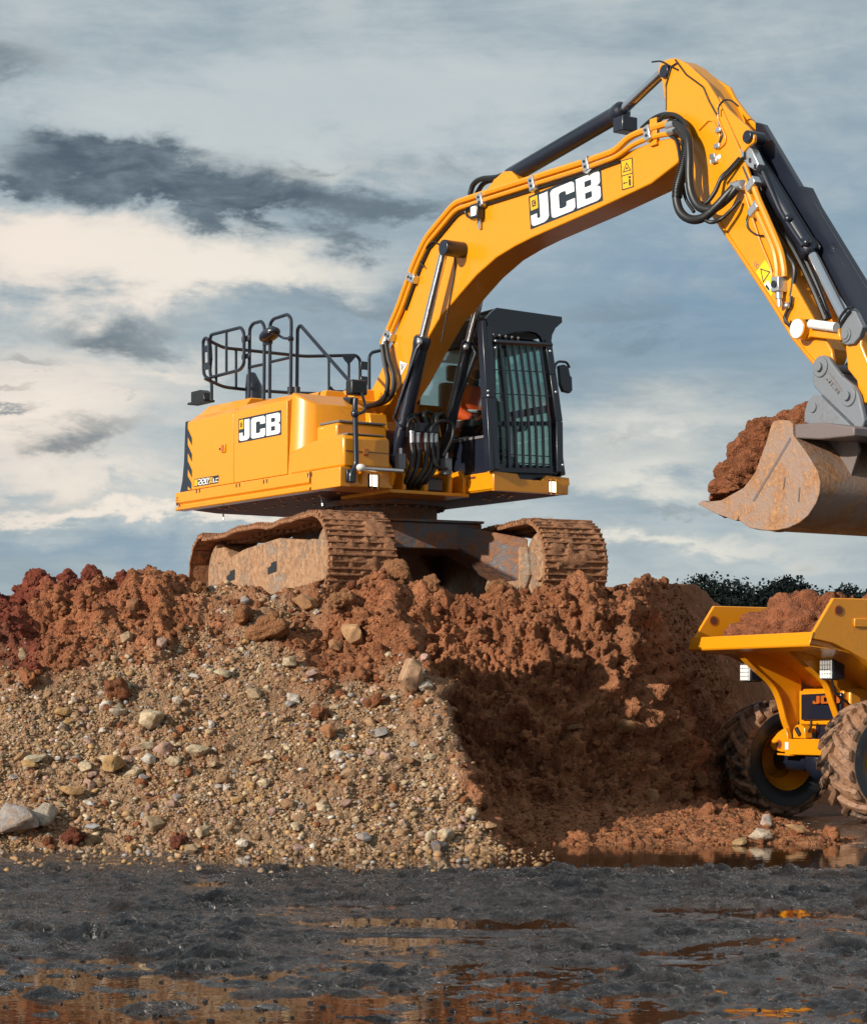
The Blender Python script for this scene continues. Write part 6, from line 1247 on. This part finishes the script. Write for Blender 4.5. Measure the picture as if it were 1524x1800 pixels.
many('fine_crumbs', 15000, lambda X, Y, Z, gr: vis(X, Y, Z)*np.clip(1.05-gr, .12, 1)*np.where(Z > .25, 1, .6), .006, .020, 1.3, lambda rd: tuple((RDK if rd > .5 else random.choice([RB, (.40,.165,.070), (.26,.09,.037)]))), 0, .2, 'earth', (.65,1.0))
many('mud_crumbs', 9000, None, .004, .018, 3.2, lambda rd: random.choice([(.018,.017,.020), (.035,.030,.030), (.012,.012,.014)]), 0, .0, 'wet_mud', (.35,.7), True)

many('spilled_gravel', 520, None, .007, .036, 3.0, lambda rd: random.choice([TAN, OCHRE, GREY, (.36,.27,.17), (.30,.17,.09), (.2,.1,.05), (.16,.13,.11), (.24,.16,.10)]), 1, .1, 'stone_mat', (.45,.85), 2)
# ================================================================ the distant treeline
def crown_mesh(seed):
    rg_ = random.Random(seed); V_, F_ = [], []; lobes = [(rg_.uniform(-1.7,1.7), rg_.uniform(-1.3,1.3), rg_.uniform(2.0,10.4), rg_.uniform(1.0,1.9)) for _ in range(28)] + [(rg_.uniform(-.5,.5), 0, 11.0, .9), (rg_.uniform(-.8,.8), 0, 10.2, 1.2)]
    for (x, y, z, r_) in lobes:
        for _ in range(250):
            d = Vector((rg_.gauss(0,1), rg_.gauss(0,1), rg_.gauss(0,1))).normalized()*r_*rg_.uniform(.55,1.05); c_ = Vector((x, y, z)) + d; s_ = rg_.uniform(.075,.165)
            a = Vector((rg_.gauss(0,1), rg_.gauss(0,1), rg_.gauss(0,1))).normalized(); b = a.orthogonal().normalized(); k = len(V_); e_ = a.cross(b)
            V_ += [tuple(c_ + b*s_), tuple(c_ + e_*s_*.8), tuple(c_ - b*s_), tuple(c_ - e_*s_*.8)]; F_.append((k, k+1, k+2, k+3))
    me = bpy.data.meshes.new('crown'); me.from_pydata(V_, [], F_); me.update(); return me
CR = [crown_mesh(300 + i) for i in range(3)]
for i, me in enumerate(CR): me.materials.append(M['foliage_dark' if i % 2 else 'foliage_mid'])
tkm = MB().tube([(0,0,-.1),(.05,0,4),(0,.05,8),(.03,0,10.6)], [.22,.17,.10,.04], 8)
for a_, z_ in ((0,4),(2,5),(4,6),(1.2,7),(3.4,7.8)): tkm.tube([(0,0,z_),(1.3*math.cos(a_),1.3*math.sin(a_),z_+1.1)], [.08,.03], 5)
TK = tkm.mesh('trunk'); TK.materials.append(M['bark'])
for i in range(39):
    row = i % 3; x = 23.2 + (i//3)*1.8 + random.uniform(-.7,.7) + row*.8; y = 196 + row*7 + random.uniform(-2,2); s_ = random.uniform(.86,1.06)
    t_ = empty('tree', (x, y, 0), random.uniform(0,6.28)); t_.scale = (s_*1.18, s_*1.18, s_*1.01)
    o = bpy.data.objects.new('trunk', TK); COL.objects.link(o); o.parent = t_; o = bpy.data.objects.new('crown', CR[(i*7 + i//3) % 3]); COL.objects.link(o); o.parent = t_
    tag(t_, 'dark green tree in the far treeline beyond the dumper', 'tree', 'trees of the far treeline')
